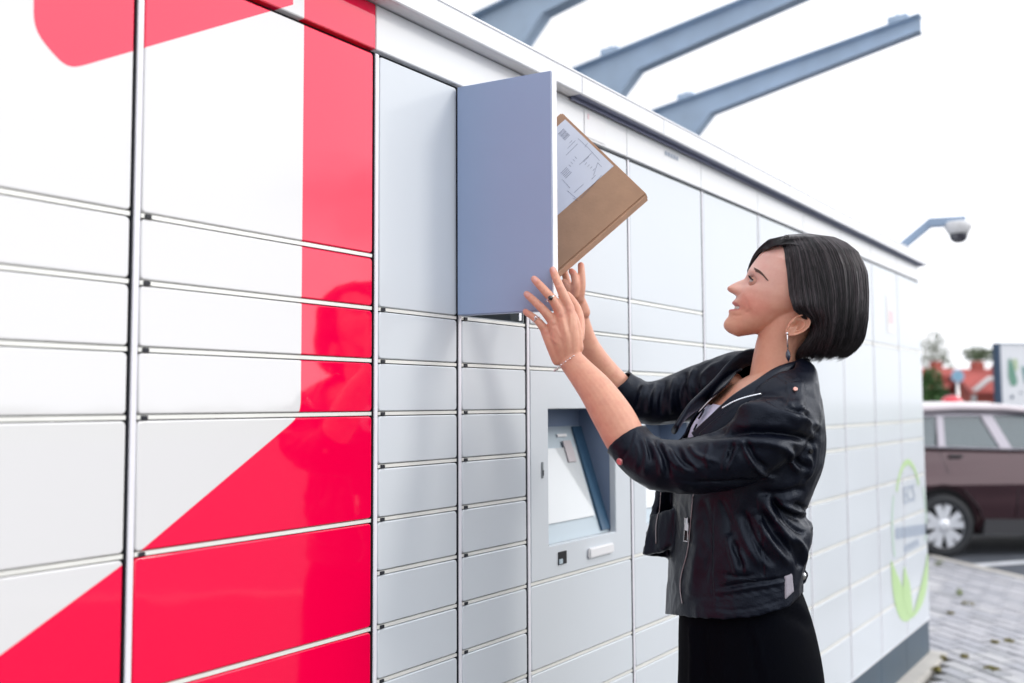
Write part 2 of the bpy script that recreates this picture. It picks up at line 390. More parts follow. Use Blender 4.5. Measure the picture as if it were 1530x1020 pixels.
def terminal(x0, x1, ox0, ox1, with_bits):
    z1, z0 = EYE + .078 - GY / 2, EYE - .394 + GY / 2
    oz1, oz0 = EYE - .012, EYE - .320
    if not with_bits: oz1 = EYE - .055
    term = ring_panel('terminal_panel', M['panel'], x0 + .0162, x1 - .0015, z0, z1, ox0, ox1, oz0, oz1, loc)
    dep = 0.105
    bm = bmesh.new()   # cheeks and top: wedge open to the front, deep at the top
    bx(bm, ox0, ox1, 0.0165, dep + .02, oz1, oz1 + .003)
    from_bm('recess_top', bm, M['recess'], term)
    for xs in (ox0 - .003, ox1):
        bm = bmesh.new(); prism(bm, [(0.0165, oz0 - .002), (0.0165, oz1 + .002), (dep + .02, oz1 + .002), (0.03, oz0 - .002)], 'x', xs, xs + .003)
        bmesh.ops.recalc_face_normals(bm, faces=bm.faces)
        from_bm('recess_cheek', bm, M['recess'], term)
    # sloping screen plate
    box('recess_back', M['recess'], ox0, ox1, dep, dep + .01, oz1 - .045, oz1, term)
    bt = Vector((0, 0.018, oz0)); tp = Vector((0, dep, oz1 - .045)); sv = (tp - bt); nrm = Vector((0, -sv.z, sv.y)).normalized()
    def slab(name, m, u0, u1, s0, s1, lift, th, parent, bev=0.0):
        bm = bmesh.new()
        vs = []
        for l in (lift, lift + th):
            for (uu, ss) in ((u0, s0), (u1, s0), (u1, s1), (u0, s1)):
                p = bt + sv * ss + nrm * l; vs.append(bm.verts.new((ox0 + (ox1 - ox0) * uu, p.y, p.z)))
        for q in ((3, 2, 1, 0), (4, 5, 6, 7), (0, 1, 5, 4), (1, 2, 6, 5), (2, 3, 7, 6), (3, 0, 4, 7)): bm.faces.new([vs[i] for i in q])
        bmesh.ops.recalc_face_normals(bm, faces=bm.faces)
        if bev: bmesh.ops.bevel(bm, geom=list(bm.edges), offset=bev, segments=2, affect='EDGES')
        return from_bm(name, bm, m, parent)
    plate = slab('screen_plate', M['screenframe'], 0.0, 1.0, 0.0, 1.0, -.004, .004, term)
    if with_bits:
        slab('screen', M['screen'], 0.0, .82, .16, .80, .0005, .004, term, bev=0.001)
        slab('side_bezel', M['recessd'], .86, 1.0, .02, .99, .0005, .006, term, bev=0.001)
        slab('indicator_light', M['white'], .60, .74, .90, .925, .001, .004, term)
        slab('card_reader', mat('rosy reader plastic', (0.50, 0.46, 0.48), 0.3), .64, .76, .66, .86, .0045, .004, term, bev=0.001)
        # small things on the panel face
        box('key_slot', M['inside'], 1.8005, 1.8065, -0.003, 0.0, EYE - .166, EYE - .130, term, bev=0.0008)
        box('key_slot_mark', M['black'], 1.802, 1.8050, -0.0042, -0.0032, EYE - .160, EYE - .148, term)
        box('card_slot', M['black'], 1.866, 1.901, -0.0022, 0.0, EYE - .366, EYE - .337, term, bev=0.0006)
        box('card_slot_lip', M['screenframe'], 1.866, 1.880, -0.0050, -0.0024, EYE - .364, EYE - .353, term, bev=0.0006)
        box('receipt_outlet', M['white'], 1.995, 2.112, -0.009, 0.0, EYE - .368, EYE - .344, term, bev=0.003)
    else:
        slab('screen', M['screen'], 0.05, .95, .16, .80, .0005, .004, term, bev=0.001)
terminal(1.7425, 2.2155, 1.830, 2.135, True)
terminal(2.2155, 2.6815, 2.30, 2.59, False)
# ---- open door (hinged at the left edge of its compartment)
hg = Vector((1.5165, -0.004, 0)); a_ = -R(82); dd = Vector((math.cos(a_), math.sin(a_), 0)); nn = Vector((math.sin(a_), -math.cos(a_), 0))  # nn: outer face side
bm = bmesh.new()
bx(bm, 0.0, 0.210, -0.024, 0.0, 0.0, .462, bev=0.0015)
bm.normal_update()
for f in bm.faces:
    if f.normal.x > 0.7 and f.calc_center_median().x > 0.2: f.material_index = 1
od = from_bm('open_locker_door', bm, [M['doorshade'], M['dooredge']], loc)
od['label'] = 'open door of one locker compartment, outside tinted blue grey as shade, with a white edge'
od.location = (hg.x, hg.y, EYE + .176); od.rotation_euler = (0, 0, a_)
tb = bmesh.new(); bx(tb, 0.012, 0.198, 0.0002, 0.004, 0.012, .45, bev=0.001)
# ---- stickers: flat print on the right-hand doors
green = mat('green print', (0.47, 0.66, 0.33), 0.4); grey = mat('grey print', (0.36, 0.42, 0.52), 0.4)
palegreen = mat('pale green print', (0.50, 0.64, 0.55), 0.4)
def decal(name, m, polys, parent=loc, y=-0.0012):
    bm = bmesh.new()
    for p in polys:
        if poly_area(p) < 0: p = p[::-1]
        f = bm.faces.new([bm.verts.new((x, y, EYE + z)) for x, z in p])
    bm.normal_update()
    for f in bm.faces:
        if f.normal.y > 0: f.normal_flip()
    r = bmesh.ops.extrude_face_region(bm, geom=list(bm.faces))
    bmesh.ops.translate(bm, verts=[v for v in r['geom'] if isinstance(v, bmesh.types.BMVert)], vec=(0, -0.0004, 0))
    bmesh.ops.recalc_face_normals(bm, faces=bm.faces)
    return from_bm(name, bm, m, parent)
def arc(cx_, cz_, rx_, rz_, a0, a1, wd, n=28):
    out_ = []
    for i in range(n):
        s, t = R(a0 + (a1 - a0) * i / n), R(a0 + (a1 - a0) * (i + 1) / n)
        f = lambda a, k: (cx_ + (rx_ + k) * math.cos(a), cz_ + (rz_ + k) * math.sin(a))
        out_.append([f(s, 0), f(t, 0), f(t, wd), f(s, wd)])
    return out_
decal('green_arc_print', green, arc(5.10, -.60, .26, .285, 35, 145, .028))
decal('pale_oval_print', palegreen, arc(5.12, -.60, .33, .29, 150, 205, .03) + arc(5.12, -.60, .33, .29, -25, 30, .03))
def leaf(pts_c, wd):
    L_, R_ = [], []; n = len(pts_c)
    for i, (x, z) in enumerate(pts_c):
        a, b = pts_c[max(i - 1, 0)], pts_c[min(i + 1, n - 1)]; dx, dz = b[0] - a[0], b[1] - a[1]; l = math.hypot(dx, dz)
        k = wd * math.sin(math.pi * (i + 0.25) / (n - 0.5)); L_.append((x - dz / l * k, z + dx / l * k)); R_.append((x + dz / l * k, z - dx / l * k))
    return [[L_[i], L_[i + 1], R_[i + 1], R_[i]] for i in range(n - 1)]
def curve(p0, p1, p2, n=10): return [((1 - t) ** 2 * p0[0] + 2 * t * (1 - t) * p1[0] + t * t * p2[0], (1 - t) ** 2 * p0[1] + 2 * t * (1 - t) * p1[1] + t * t * p2[1]) for t in [i / n for i in range(n + 1)]]
decal('green_leaf_print', green, leaf(curve((4.74, -.74), (4.83, -.98), (5.10, -1.06)), .075))
decal('green_leaf_print', green, leaf(curve((4.98, -.80), (4.98, -.95), (5.12, -1.06)), .07), y=-.0020)
decal('green_leaf_print', green, leaf(curve((5.46, -.80), (5.44, -.98), (5.10, -1.065)), .05), y=-.0028)
def text(body, m, x, z, size, parent=loc, name='printed_text', mtx=None, y=-0.0016, sx=1.0):
    cu = bpy.data.curves.new('t', 'FONT'); cu.body = body; cu.size = size; cu.align_x = 'CENTER'; cu.align_y = 'CENTER'; cu.extrude = 0.0002; cu.resolution_u = 2
    to = bpy.data.objects.new('t', cu); C.objects.link(to)
    dg = bpy.context.evaluated_depsgraph_get(); me = bpy.data.meshes.new_from_object(to.evaluated_get(dg)); bpy.data.objects.remove(to)
    me.name = name; me.materials.clear(); me.materials.append(m)
    if mtx is None: mtx = Matrix.Translation((x, y, EYE + z)) @ Matrix.Rotation(R(90), 4, 'X') @ Matrix.Diagonal((sx, 1, 1, 1))
    me.transform(mtx); return mobj(name, me, parent)
text('ECS', grey, 5.12, -.465, .12, sx=1.2)
decal('grey_print_lines', grey, [[(4.84 + i * .082, -.60 - i * .006), (4.90 + i * .082, -.60 - i * .006), (4.90 + i * .082, -.655 - i * .006), (4.84 + i * .082, -.655 - i * .006)] for i in range(8)] + [[(4.99 + i * .08, -.70), (5.04 + i * .08, -.70), (5.04 + i * .08, -.735), (4.99 + i * .08, -.735)] for i in range(4)])
# faint round sticker high on the right
pinkm = mat('faded pink print', (0.80, 0.60, 0.64), 0.45); pale = mat('faded sticker', (0.80, 0.78, 0.78), 0.45)
decal('faded_sticker', pale, [[(4.795, .33), (4.945, .33), (4.945, .51), (4.795, .51)]])
decal('pink_mark', pinkm, [[(4.83, .38), (4.91, .38), (4.91, .44), (4.83, .44)]], y=-0.0018)
# paper notices on the header
decal('paper_notice', M['white'], [[(2.0, .655), (2.105, .655), (2.105, .722), (2.0, .722)]])
decal('notice_print', pinkm, [[(2.014, .70), (2.022, .70), (2.022, .714), (2.014, .714)]], y=-0.0018)
decal('small_print', grey, [[(2.44 + i * .018, .700), (2.452 + i * .018, .700), (2.452 + i * .018, .712), (2.44 + i * .018, .712)] for i in range(5)])

# ------------------------------------------------------------------ steel frames behind the lockers
bm0 = []
def steel_frame(X):
    t = thing('steel_frame', '', 'steel frame', (X, 2.3, 0), 'steel cantilever frames rising behind the lockers')
    E = EYE; th = 0.006
    bm = bmesh.new()
    top = lambda y: 2.43 + (2.38 - y) * .148
    pts = [(2.40, -1.3), (2.40, 2.43), (.29, top(.29)), (.29, 2.612), (1.87, 2.31), (2.025, 2.15), (2.06, -1.3)]
    prism(bm, [(p[0] - 2.3, p[1] + E) for p in pts], 'x', -th, th)
    bmesh.ops.recalc_face_normals(bm, faces=bm.faces)
    from_bm('web', bm, M['beam'], t)
    def flange(name, pl, w2=.055, tk=.010):
        bm = bmesh.new()
        off = []
        for i, p in enumerate(pl):
            a, b = pl[max(i - 1, 0)], pl[min(i + 1, len(pl) - 1)]; dx, dz = b[0] - a[0], b[1] - a[1]; l = math.hypot(dx, dz)
            off.append((p[0] - dz / l * tk, p[1] + dx / l * tk))
        prism(bm, [(p[0] - 2.3, p[1] + E) for p in pl + off[::-1]], 'x', -w2, w2)
        bmesh.ops.recalc_face_normals(bm, faces=bm.faces)
        return from_bm(name, bm, M['beam'], t)
    flange('top_flange', [(2.40, 2.43), (.29, top(.29))])
    flange('bottom_flange', [(2.03, -1.3), (2.025, 2.15), (1.87, 2.31), (.29, 2.612)], w2=.05, tk=-.008)
    flange('back_flange', [(2.40, -1.3), (2.40, 2.43)], w2=.05, tk=.01)
    for y in (2.10, .44):
        box('purlin_cleat', M['beam'], -.045, .045, y - 2.3 - .07, y - 2.3 + .07, E + top(y) + .004, E + top(y) + .045, t, bev=.003)
        bmb = bmesh.new(); tube(bmb, [(0, y - 2.3 + .01, E + top(y) + .044), (0, y - 2.3 + .01, E + top(y) + .075)], .008, 8)
        from_bm('bolt', bmb, M['beam'], t)
    return t
for X, l in ((4.698, 'nearest steel cantilever frame, cut off by the top edge above the open locker door'),
             (5.89, 'middle steel cantilever frame, its blue grey arm rising between the two others'),
             (7.13, 'farthest steel cantilever frame, whose whole blue grey arm and square tip are in view')):
    steel_frame(X)['label'] = l

# ------------------------------------------------------------------ security camera on the roof end
sc = thing('security_camera', 'white dome security camera on a bent arm above the far locker roof end', 'security camera', (5.3, 0.25, EYE + .784))
scam = mat('camera arm paint', (0.30, 0.40, 0.55), 0.4)
def WP(px, py, t): return CAM + (c_f + c_r * ((px - 765) / 1440) - c_u * ((py - 510) / 1440)) * t
a1, a2, a3 = (WP(1349, 367, 5.35), WP(1390, 333, 5.30), WP(1442, 330, 5.25))
sl_ = sc.location
def local(p): return Vector(p) - sl_
ax = (a3 - a2).normalized(); side = ax.cross(Vector((0, 0, 1))).normalized()
def strap(bm, p, q, wd, ht):
    d = (q - p).normalized(); s = d.cross(Vector((0, 0, 1))).normalized(); n = s.cross(d)
    vs = [bm.verts.new(local(b + s * i * wd + n * j * ht)) for b in (p, q) for i, j in ((-1, -1), (1, -1), (1, 1), (-1, 1))]
    for f in ((0, 3, 2, 1), (4, 5, 6, 7), (0, 1, 5, 4), (1, 2, 6, 5), (2, 3, 7, 6), (3, 0, 4, 7)): bm.faces.new([vs[i] for i in f])
bm = bmesh.new(); strap(bm, a1, a2, .026, .020); strap(bm, a2 - ax * .012, a3, .030, .022); bmesh.ops.recalc_face_normals(bm, faces=bm.faces)
from_bm('arm', bm, scam, sc)
base = a1 - Vector((0, 0, .02))
bm = bmesh.new(); bx(bm, -.05, .05, -.05, .05, 0, .012, bev=.002); o = from_bm('foot_plate', bm, scam, sc); o.location = (local(a1).x, local(a1).y, 0.0)
bm = bmesh.new(); tube(bm, [(local(a1).x, local(a1).y, 0.01), local(a1 + (a2 - a1) * .03)], .018, 10); from_bm('post', bm, scam, sc)
cc = WP(1432, 344, 5.25)
def lathe(bm, c, prof, seg=24, mi=0):
    rings = [[bm.verts.new((c[0] + r * math.cos(2 * math.pi * k / seg), c[1] + r * math.sin(2 * math.pi * k / seg), c[2] + z)) for k in range(seg)] if r > 1e-5 else [bm.verts.new((c[0], c[1], c[2] + z))] for r, z in prof]
    for a, b in zip(rings, rings[1:]):
        for k in range(seg):
            n = (k + 1) % seg
            if len(a) == 1 and len(b) == 1: continue
            if len(a) == 1: f = bm.faces.new((a[0], b[n], b[k]))
            elif len(b) == 1: f = bm.faces.new((a[k], a[n], b[0]))
            else: f = bm.faces.new((a[k], a[n], b[n], b[k]))
            f.smooth = True; f.material_index = mi
bm = bmesh.new(); lathe(bm, local(cc), [(0, .045), (.066, .045), (.070, .038), (.070, .012), (.058, -.005), (.050, -.02), (0, -.02)]); bmesh.ops.recalc_face_normals(bm, faces=bm.faces)
from_bm('housing', bm, M['white'], sc)
bm = bmesh.new(); lathe(bm, local(cc), [(.047, -.0202), (.046, -.035), (.037, -.055), (.02, -.066), (0, -.069)]); bmesh.ops.recalc_face_normals(bm, faces=bm.faces)
from_bm('dome', bm, mat('smoked dome', (0.06, 0.06, 0.08), 0.1, coat=1), sc)

# ================================================================== background things
def GP(px, py, z=0.0):
    d = c_f + c_r * ((px - 765) / 1440) - c_u * ((py - 510) / 1440); t = (z - EYE) / d.z; return CAM + d * t
# ------------------------------------------------------------------ parked car
paint = mat('brown metallic paint', (0.055, 0.019, 0.025), 0.22, metal=0.5, coat=1.0, var=0.05, vscale=4)
glass = mat('car glass', (0.20, 0.27, 0.30), 0.06, coat=1.0)
glass.node_tree.nodes['Principled BSDF'].inputs['Transmission Weight'].default_value = 0.6
tyre = mat('tyre rubber', (0.018, 0.02, 0.024), 0.75); rimm = mat('alloy rim', (0.72, 0.74, 0.78), 0.3, metal=0.5)
trim = mat('black car trim', (0.03, 0.03, 0.035), 0.5); pill = mat('pale car trim', (0.40, 0.37, 0.42), 0.3, metal=0.4, coat=1)
roofp = mat('sky tinted car roof', (0.46, 0.40, 0.43), 0.3, metal=0.3, coat=1)  # pale tone is the sky's reflection put into the roof colour
seatm = mat('car seat cloth', (0.09, 0.10, 0.11), 0.9)
wc = GP(1412, 829)          # contact of the visible rear wheel
FU = Vector((0.66, -0.751, 0)).normalized(); FV = Vector((0.751, 0.66, 0)).normalized()   # forward, away from camera
car = thing('parked_car', 'brown car with silver wheels and a roof painted pale as reflected sky, parked beyond the paving', 'car', (wc.x, wc.y, 0.0), None, math.atan2(FU.y, FU.x))
# local: x forward, y to the car's left (= +FV side?)  ; near side is y=0 .. far side is y=W
sgn = 1 if Vector((-FU.y, FU.x, 0)).dot(FV) > 0 else -1
Wd = 1.52
def cy(v): return sgn * v
ZG = -0.024
RW = 0.272
fw_ = 2.30     # front wheel centre
def arch(cx_, r, n=14): return [(cx_ + r * math.cos(R(180 - 180 * i / n)), ZG + RW + r * math.sin(R(180 - 180 * i / n))) for i in range(n + 1)]
# lower body as sections across the width so that the flanks bulge
low = [(-.72, .30), (-.70, .20), (-.40, .17), (-.335, .20)] + arch(0, .325) + [(.335, .18), (fw_ - .335, .17)] + arch(fw_, .325) + [(fw_ + .40, .17), (fw_ + .72, .22), (fw_ + .78, .42), (fw_ + .70, .60), (fw_ + .45, .74), (fw_ - .25, .86)]
beltz = [(1.9, .885), (1.2, .895), (.6, .905), (0, .925), (-.45, .945), (-.68, .93), (-.76, .80), (-.78, .55)]
side_ = low + beltz
bm = bmesh.new()
def ring_at(v, ins, dz=0.0):
    cxm, czm = .75, .55
    return [bm.verts.new((cxm + (x - cxm) * (1 - ins / 1.5), cy(v), ZG * 0 + max(z, .15) + (-(z - czm) * ins * 0.9))) for x, z in side_]
secs = [(.00 + .045, .10), (.012, .035), (.0, .0), (Wd, .0), (Wd - .012, .035), (Wd - .045, .10)]
secs = [(0.05, .10), (0.015, .04), (0.0, 0.0), (Wd, 0.0), (Wd - .015, .04), (Wd - .05, .10)]
rg = [ring_at(v, i) for v, i in [(0.0, 0.0), (Wd, 0.0)]]
n = len(side_)
for k in range(n): bm.faces.new((rg[0][k], rg[0][(k + 1) % n], rg[1][(k + 1) % n], rg[1][k]))
f0 = bm.faces.new(rg[0][::-1]); f1 = bm.faces.new(rg[1])
bmesh.ops.recalc_face_normals(bm, faces=bm.faces)
es = [e for e in bm.edges if (e in f0.edges[:] or e in f1.edges[:])]
bmesh.ops.bevel(bm, geom=es, offset=.035, segments=3, affect='EDGES')
for zc in (.3, .42, .52, .6, .66, .72, .78, .84, .89):
    bmesh.ops.bisect_plane(bm, geom=list(bm.verts) + list(bm.edges) + list(bm.faces), plane_co=(0, 0, zc), plane_no=(0, 0, 1))
for v in bm.verts:
    z = v.co.z; ins_ = .10 * max(0, (z - .58) / .36) ** 1.6 + .05 * max(0, (.45 - z) / .3) ** 1.5 - .012 * math.exp(-((z - .62) / .05) ** 2)
    f_ = 1 - 2 * ins_ / Wd; v.co.y = cy(Wd / 2) + (v.co.y - cy(Wd / 2)) * f_
body = from_bm('body', bm, paint, car, True)
body.data.set_sharp_from_angle(angle=R(32)) if hasattr(body.data, 'set_sharp_from_angle') else None
# shoulder crease: a slim raised feature line and the sill trim
def slat(name, m, pts, y0, y1, parent):
    bm = bmesh.new(); prism(bm, pts, 'y', cy(y0), cy(y1)); bmesh.ops.recalc_face_normals(bm, faces=bm.faces)
    return from_bm(name, bm, m, parent)
slat('sill_trim', trim, [(.36, .17), (fw_ - .36, .17), (fw_ - .34, .27), (.38, .30)], -.002, .06, car)
slat('belt_moulding', pill, [(-.40, .935), (.55, .900), (1.8, .875), (1.8, .888), (.55, .914), (-.40, .95)], -.0 + .07, .14, car)
# greenhouse: roof shell and pillars, glass set in
rz = 1.305; ins = .15
roof_pts = [(-.55, 1.175), (-.45, 1.25), (-.2, 1.287), (.25, rz), (.7, 1.298), (1.05, 1.265), (1.20, 1.225)]
bm = bmesh.new()
rows_ = []
for v, dz in ((ins - .01, -.028), (ins + .05, .0), (.4, .018), (Wd / 2, .022), (Wd - .4, .018), (Wd - ins - .05, 0), (Wd - ins + .01, -.028)):
    rows_.append([bm.verts.new((x, cy(v), z + dz)) for x, z in roof_pts])
for a, b in zip(rows_, rows_[1:]):
    for k in range(len(a) - 1): f = bm.faces.new((a[k], a[k + 1], b[k + 1], b[k])); f.smooth = True
r = bmesh.ops.extrude_face_region(bm, geom=list(bm.faces)); bmesh.ops.translate(bm, verts=[v for v in r['geom'] if isinstance(v, bmesh.types.BMVert)], vec=(0, 0, -.035))
bmesh.ops.recalc_face_normals(bm, faces=bm.faces)
from_bm('roof', bm, roofp, car)
def gpt(x, z):    # tumblehome: inset grows with height
    k = (z - .90) / (1.25 - .90); return .075 + k * (ins - .03)
def pane(name, m, pts, near=True, lift=0.0, th=.006, parent=car):
    bm = bmesh.new()
    def yy(z, o): v = gpt(0, z) + o; return cy(v) if near else cy(Wd - v)
    a = [bm.verts.new((x, yy(z, lift), z)) for x, z in pts]; b = [bm.verts.new((x, yy(z, lift + th), z)) for x, z in pts]
    k = len(pts); bm.faces.new(a); bm.faces.new(b[::-1])
    for i in range(k): bm.faces.new((a[i], a[(i + 1) % k], b[(i + 1) % k], b[i]))
    bmesh.ops.recalc_face_normals(bm, faces=bm.faces); return from_bm(name, bm, m, parent)
for nr in (True, False):
    pane('side_window', glass, [(-.42, .955), (.0, .935), (.06, 1.20), (-.30, 1.19)], nr, .012)
    pane('side_window', glass, [(.08, .93), (.60, .905), (.46, 1.21), (.13, 1.215)], nr, .012)
    pane('side_window', glass, [(.70, .90), (1.65, .885), (1.16, 1.205), (.57, 1.22)], nr, .012)
    pane('pillar', pill, [(.02, .93), (.085, .925), (.135, 1.25), (.07, 1.25)], nr, 0.0, .03)
    pane('pillar', pill, [(.60, .90), (.71, .895), (.57, 1.25), (.46, 1.25)], nr, 0.0, .03)
    pane('pillar', paint, [(1.64, .88), (1.74, .87), (1.22, 1.235), (1.12, 1.235)], nr, 0.0, .03)
    pane('pillar', paint, [(-.72, .94), (-.42, .95), (-.29, 1.20), (-.40, 1.24), (-.56, 1.16)], nr, 0.0, .03)
    pane('window_rail', pill, [(-.42, 1.19), (1.16, 1.205), (1.16, 1.245), (-.42, 1.235)], nr, -.002, .02)
bm = bmesh.new()   # windscreen and rear glass
for q in (((1.70, .88), (1.19, 1.225)), ((-.74, .93), (-.57, 1.165))):
    (xb, zb), (xt, zt) = q
    vs = [bm.verts.new(p) for p in ((xb, cy(.06), zb), (xb, cy(Wd - .06), zb), (xt, cy(Wd - ins - .02), zt), (xt, cy(ins + .02), zt))]; bm.faces.new(vs)
bmesh.ops.recalc_face_normals(bm, faces=bm.faces); bmesh.ops.solidify(bm, geom=list(bm.faces), thickness=.006)
from_bm('windscreen', bm, glass, car)
# seats seen through the glass
for v in (.32, Wd - .42):
    for x0 in (.28, 1.02):
        bm = bmesh.new(); bx(bm, x0 - .10, x0 + .02, min(cy(v), cy(v + .4)), max(cy(v), cy(v + .4)), .62, 1.02, bev=.03); bx(bm, x0 - .08, x0 - .01, min(cy(v + .1), cy(v + .3)), max(cy(v + .1), cy(v + .3)), 1.04, 1.15, bev=.025)
        from_bm('seat', bm, seatm, car, True)
box('door_handle', trim, .10, .22, min(cy(.03), cy(.09)), max(cy(.03), cy(.09)), .835, .858, car, bev=.006)
def seam(pts):
    pts = [(x, cy(.10 * max(0, (z - .58) / .36) ** 1.6 - .002), z) for x, y, z in pts]
    bm = bmesh.new(); tube(bm, pts, .0035, 5); return from_bm('door_seam', bm, trim, car)
seam([(.02, cy(-.001), .92), (.06, cy(-.001), .72), (.20, cy(-.001), .55), (.33, cy(-.001), .40), (.36, cy(-.001), .31)])
seam([(.68, cy(-.001), .89), (.70, cy(-.001), .60), (.68, cy(-.001), .31)])
def wheel(x, near):
    bm = bmesh.new(); rr = RW
    prof = [(.19, -.005), (.205, -.012), (.25, -.012), (.266, 0.0), (RW, .03), (RW, .15), (.25, .18), (.19, .17)]
    def ring_(prof, bm, seg=40):
        rs = [[bm.verts.new((r_ * math.cos(2 * math.pi * k / seg), cy(y_) if near else cy(-y_), r_ * math.sin(2 * math.pi * k / seg))) for k in range(seg)] for r_, y_ in prof]
        for a, b in zip(rs, rs[1:] + ([rs[0]] if len(prof) > 5 else [])):
            for k in range(seg): f = bm.faces.new((a[k], a[(k + 1) % seg], b[(k + 1) % seg], b[k])); f.smooth = True
    ring_(prof, bm); bmesh.ops.recalc_face_normals(bm, faces=bm.faces)
    wh = from_bm('wheel', bm, tyre, car); wh.location = (x, cy(-.004) if near else cy(Wd + .004), ZG + RW)
    bm = bmesh.new(); ring_([(.192, .004), (.205, .0), (.212, .006), (.208, .03), (.19, .035), (.186, .02)], bm, 40)
    s = 1 if near else -1
    for k in range(5):
        a = 2 * math.pi * k / 5 + .31
        for da in (-.27, .27):      # paired spokes
            c0, c1 = math.cos(a + da * .55), math.sin(a + da * .55); e0, e1 = math.cos(a + da), math.sin(a + da)
            tx, tz = -e1, e0
            vs = []
            for (rad, wdt, yy_) in ((.045, .026, .004), (.20, .034, .006)):
                cc0, cc1 = (c0, c1) if rad < .1 else (e0, e1)
                for sg in (-1, 1):
                    for dy in (0, .02): vs.append(bm.verts.new((cc0 * rad + tx * wdt * sg, cy((yy_ + dy) * s), cc1 * rad + tz * wdt * sg)))
            for q in ((0, 2, 6, 4), (1, 5, 7, 3), (0, 4, 5, 1), (2, 3, 7, 6), (0, 1, 3, 2), (4, 6, 7, 5)): bm.faces.new([vs[i] for i in q])
    ring_([(.0001, -.004), (.03, -.004), (.055, .0), (.06, .012), (.06, .03)], bm, 24)
    bmesh.ops.recalc_face_normals(bm, faces=bm.faces); from_bm('rim', bm, rimm, wh)
    bm = bmesh.new(); ring_([(.0001, .045), (.195, .045), (.195, .047)], bm, 24); bmesh.ops.recalc_face_normals(bm, faces=bm.faces); from_bm('brake_cover', bm, mat('wheel hollow', (.01, .012, .016), .8), wh)
for x in (0, fw_):
    for nr in (True, False): wheel(x, nr)
bm = bmesh.new(); prism(bm, arch(0, .318) , 'y', min(cy(.05), cy(.25)), max(cy(.05), cy(.25))); prism(bm, arch(fw_, .318), 'y', min(cy(.05), cy(.25)), max(cy(.05), cy(.25)))
bx(bm, -.5, fw_ + .5, min(cy(.2), cy(Wd - .2)), max(cy(.2), cy(Wd - .2)), .14, .5)
bmesh.ops.recalc_face_normals(bm, faces=bm.faces); from_bm('underbody', bm, mat('underbody', (.008, .008, .01), .9), car)

# ------------------------------------------------------------------ leaf helper for hedges, trees and weeds
def leaf_cloud(name, blobs, n, size, m, parent, seed=1, flat=0.0):
    r = np.random.default_rng(seed); bm_v = []; bm_f = []; k = 0
    tot = sum(b[3] ** 2 for b in blobs)
    for bxx in blobs:
        cx_, cy_, cz_, rad = bxx[:4]; sz = bxx[4] if len(bxx) > 4 else 1.0
        for _ in range(int(n * rad ** 2 / tot)):
            d = r.normal(size=3); d /= np.linalg.norm(d); q = rad * (0.55 + 0.55 * r.random() ** 0.6)
            p = np.array([cx_, cy_, cz_]) + d * q * np.array([1, 1, sz])
            a = r.normal(size=3); a /= np.linalg.norm(a); b = np.cross(a, d + .3 * r.normal(size=3)); b /= np.linalg.norm(b) + 1e-9
            s = size * (0.6 + .8 * r.random())
            bm_v += [p - a * s, p + b * s * .5, p + a * s, p - b * s * .5]; bm_f.append((k, k + 1, k + 2, k + 3)); k += 4
    me = bpy.data.meshes.new(name); me.from_pydata([tuple(v) for v in bm_v], [], bm_f); me.materials.append(m)
    return mobj(name, me, parent)
def leafmat(name, c):
    m = mat(name, c, 0.6, var=0.45, vscale=9); return m
leafA = leafmat('hedge leaf', (0.045, 0.115, 0.025)); leafB = leafmat('dark leaf', (0.03, 0.07, 0.025)); leafC = leafmat('pale thin leaf', (0.12, 0.15, 0.09))
bark = mat('bark', (0.09, 0.07, 0.05), 0.9, var=.3, bump=.6)
def tree(label, p, h, crown, n, size, m, trunk_r=.12, group=None, cat='tree', name='tree'):
    t = thing(name, label, cat, (p[0], p[1], 0.0), group)
    bm = bmesh.new(); tube(bm, [(0, 0, -.05), (.03, 0, h * .3), (-.02, .04, h * .6), (0, 0, h * .85)], [trunk_r, trunk_r * .8, trunk_r * .5, trunk_r * .15], 8)
    for k in range(6):
        a = k * 1.1; z0 = h * (.3 + .07 * k); tube(bm, [(0, 0, z0), (math.cos(a) * h * .12, math.sin(a) * h * .12, z0 + h * .1), (math.cos(a) * h * .2, math.sin(a) * h * .2, z0 + h * .2)], [trunk_r * .4, trunk_r * .25, trunk_r * .08], 6)
    from_bm('trunk', bm, bark, t); leaf_cloud('crown', crown, n, size, m, t, seed=int(abs(p[0] * 7 + p[1] * 3)) + 3); return t
def DP(px, t): # ground point in direction px at distance t
    d = c_f + c_r * ((px - 765) / 1440); d = Vector((d.x, d.y, 0)); return CAM + d * t
def h_at(py, t): return EYE + (602 - py) / 1440 * t
# green shrub beyond the car, next to the locker
p = DP(1391, 22); tree('green bushy tree between the locker end and the red roofed house', p, 2.0, [(0, 0, 1.2, .36), (.05, 0, 1.55, .30), (-.08, .1, .8, .40), (.1, -.1, .5, .42), (0, 0, 1.88, .2)], 2600, .06, leafA, .05)
p = DP(1396, 55); tree('thin pale tree top showing above the red roof, next to the locker', p, 5.2, [(-.5, 0, 4.2, .9), (.4, .2, 3.6, .9), (.1, 0, 4.9, .5), (1.4, 0, 3.3, .8)], 520, .12, leafC, .07, 'pale trees behind the houses')
p = DP(1463, 62); tree('low pale tree top above the middle of the red roofed house', p, 5.0, [(-.7, 0, 4.4, .9, .5), (.7, 0, 4.3, .9, .5)], 420, .14, leafC, .07, 'pale trees behind the houses')
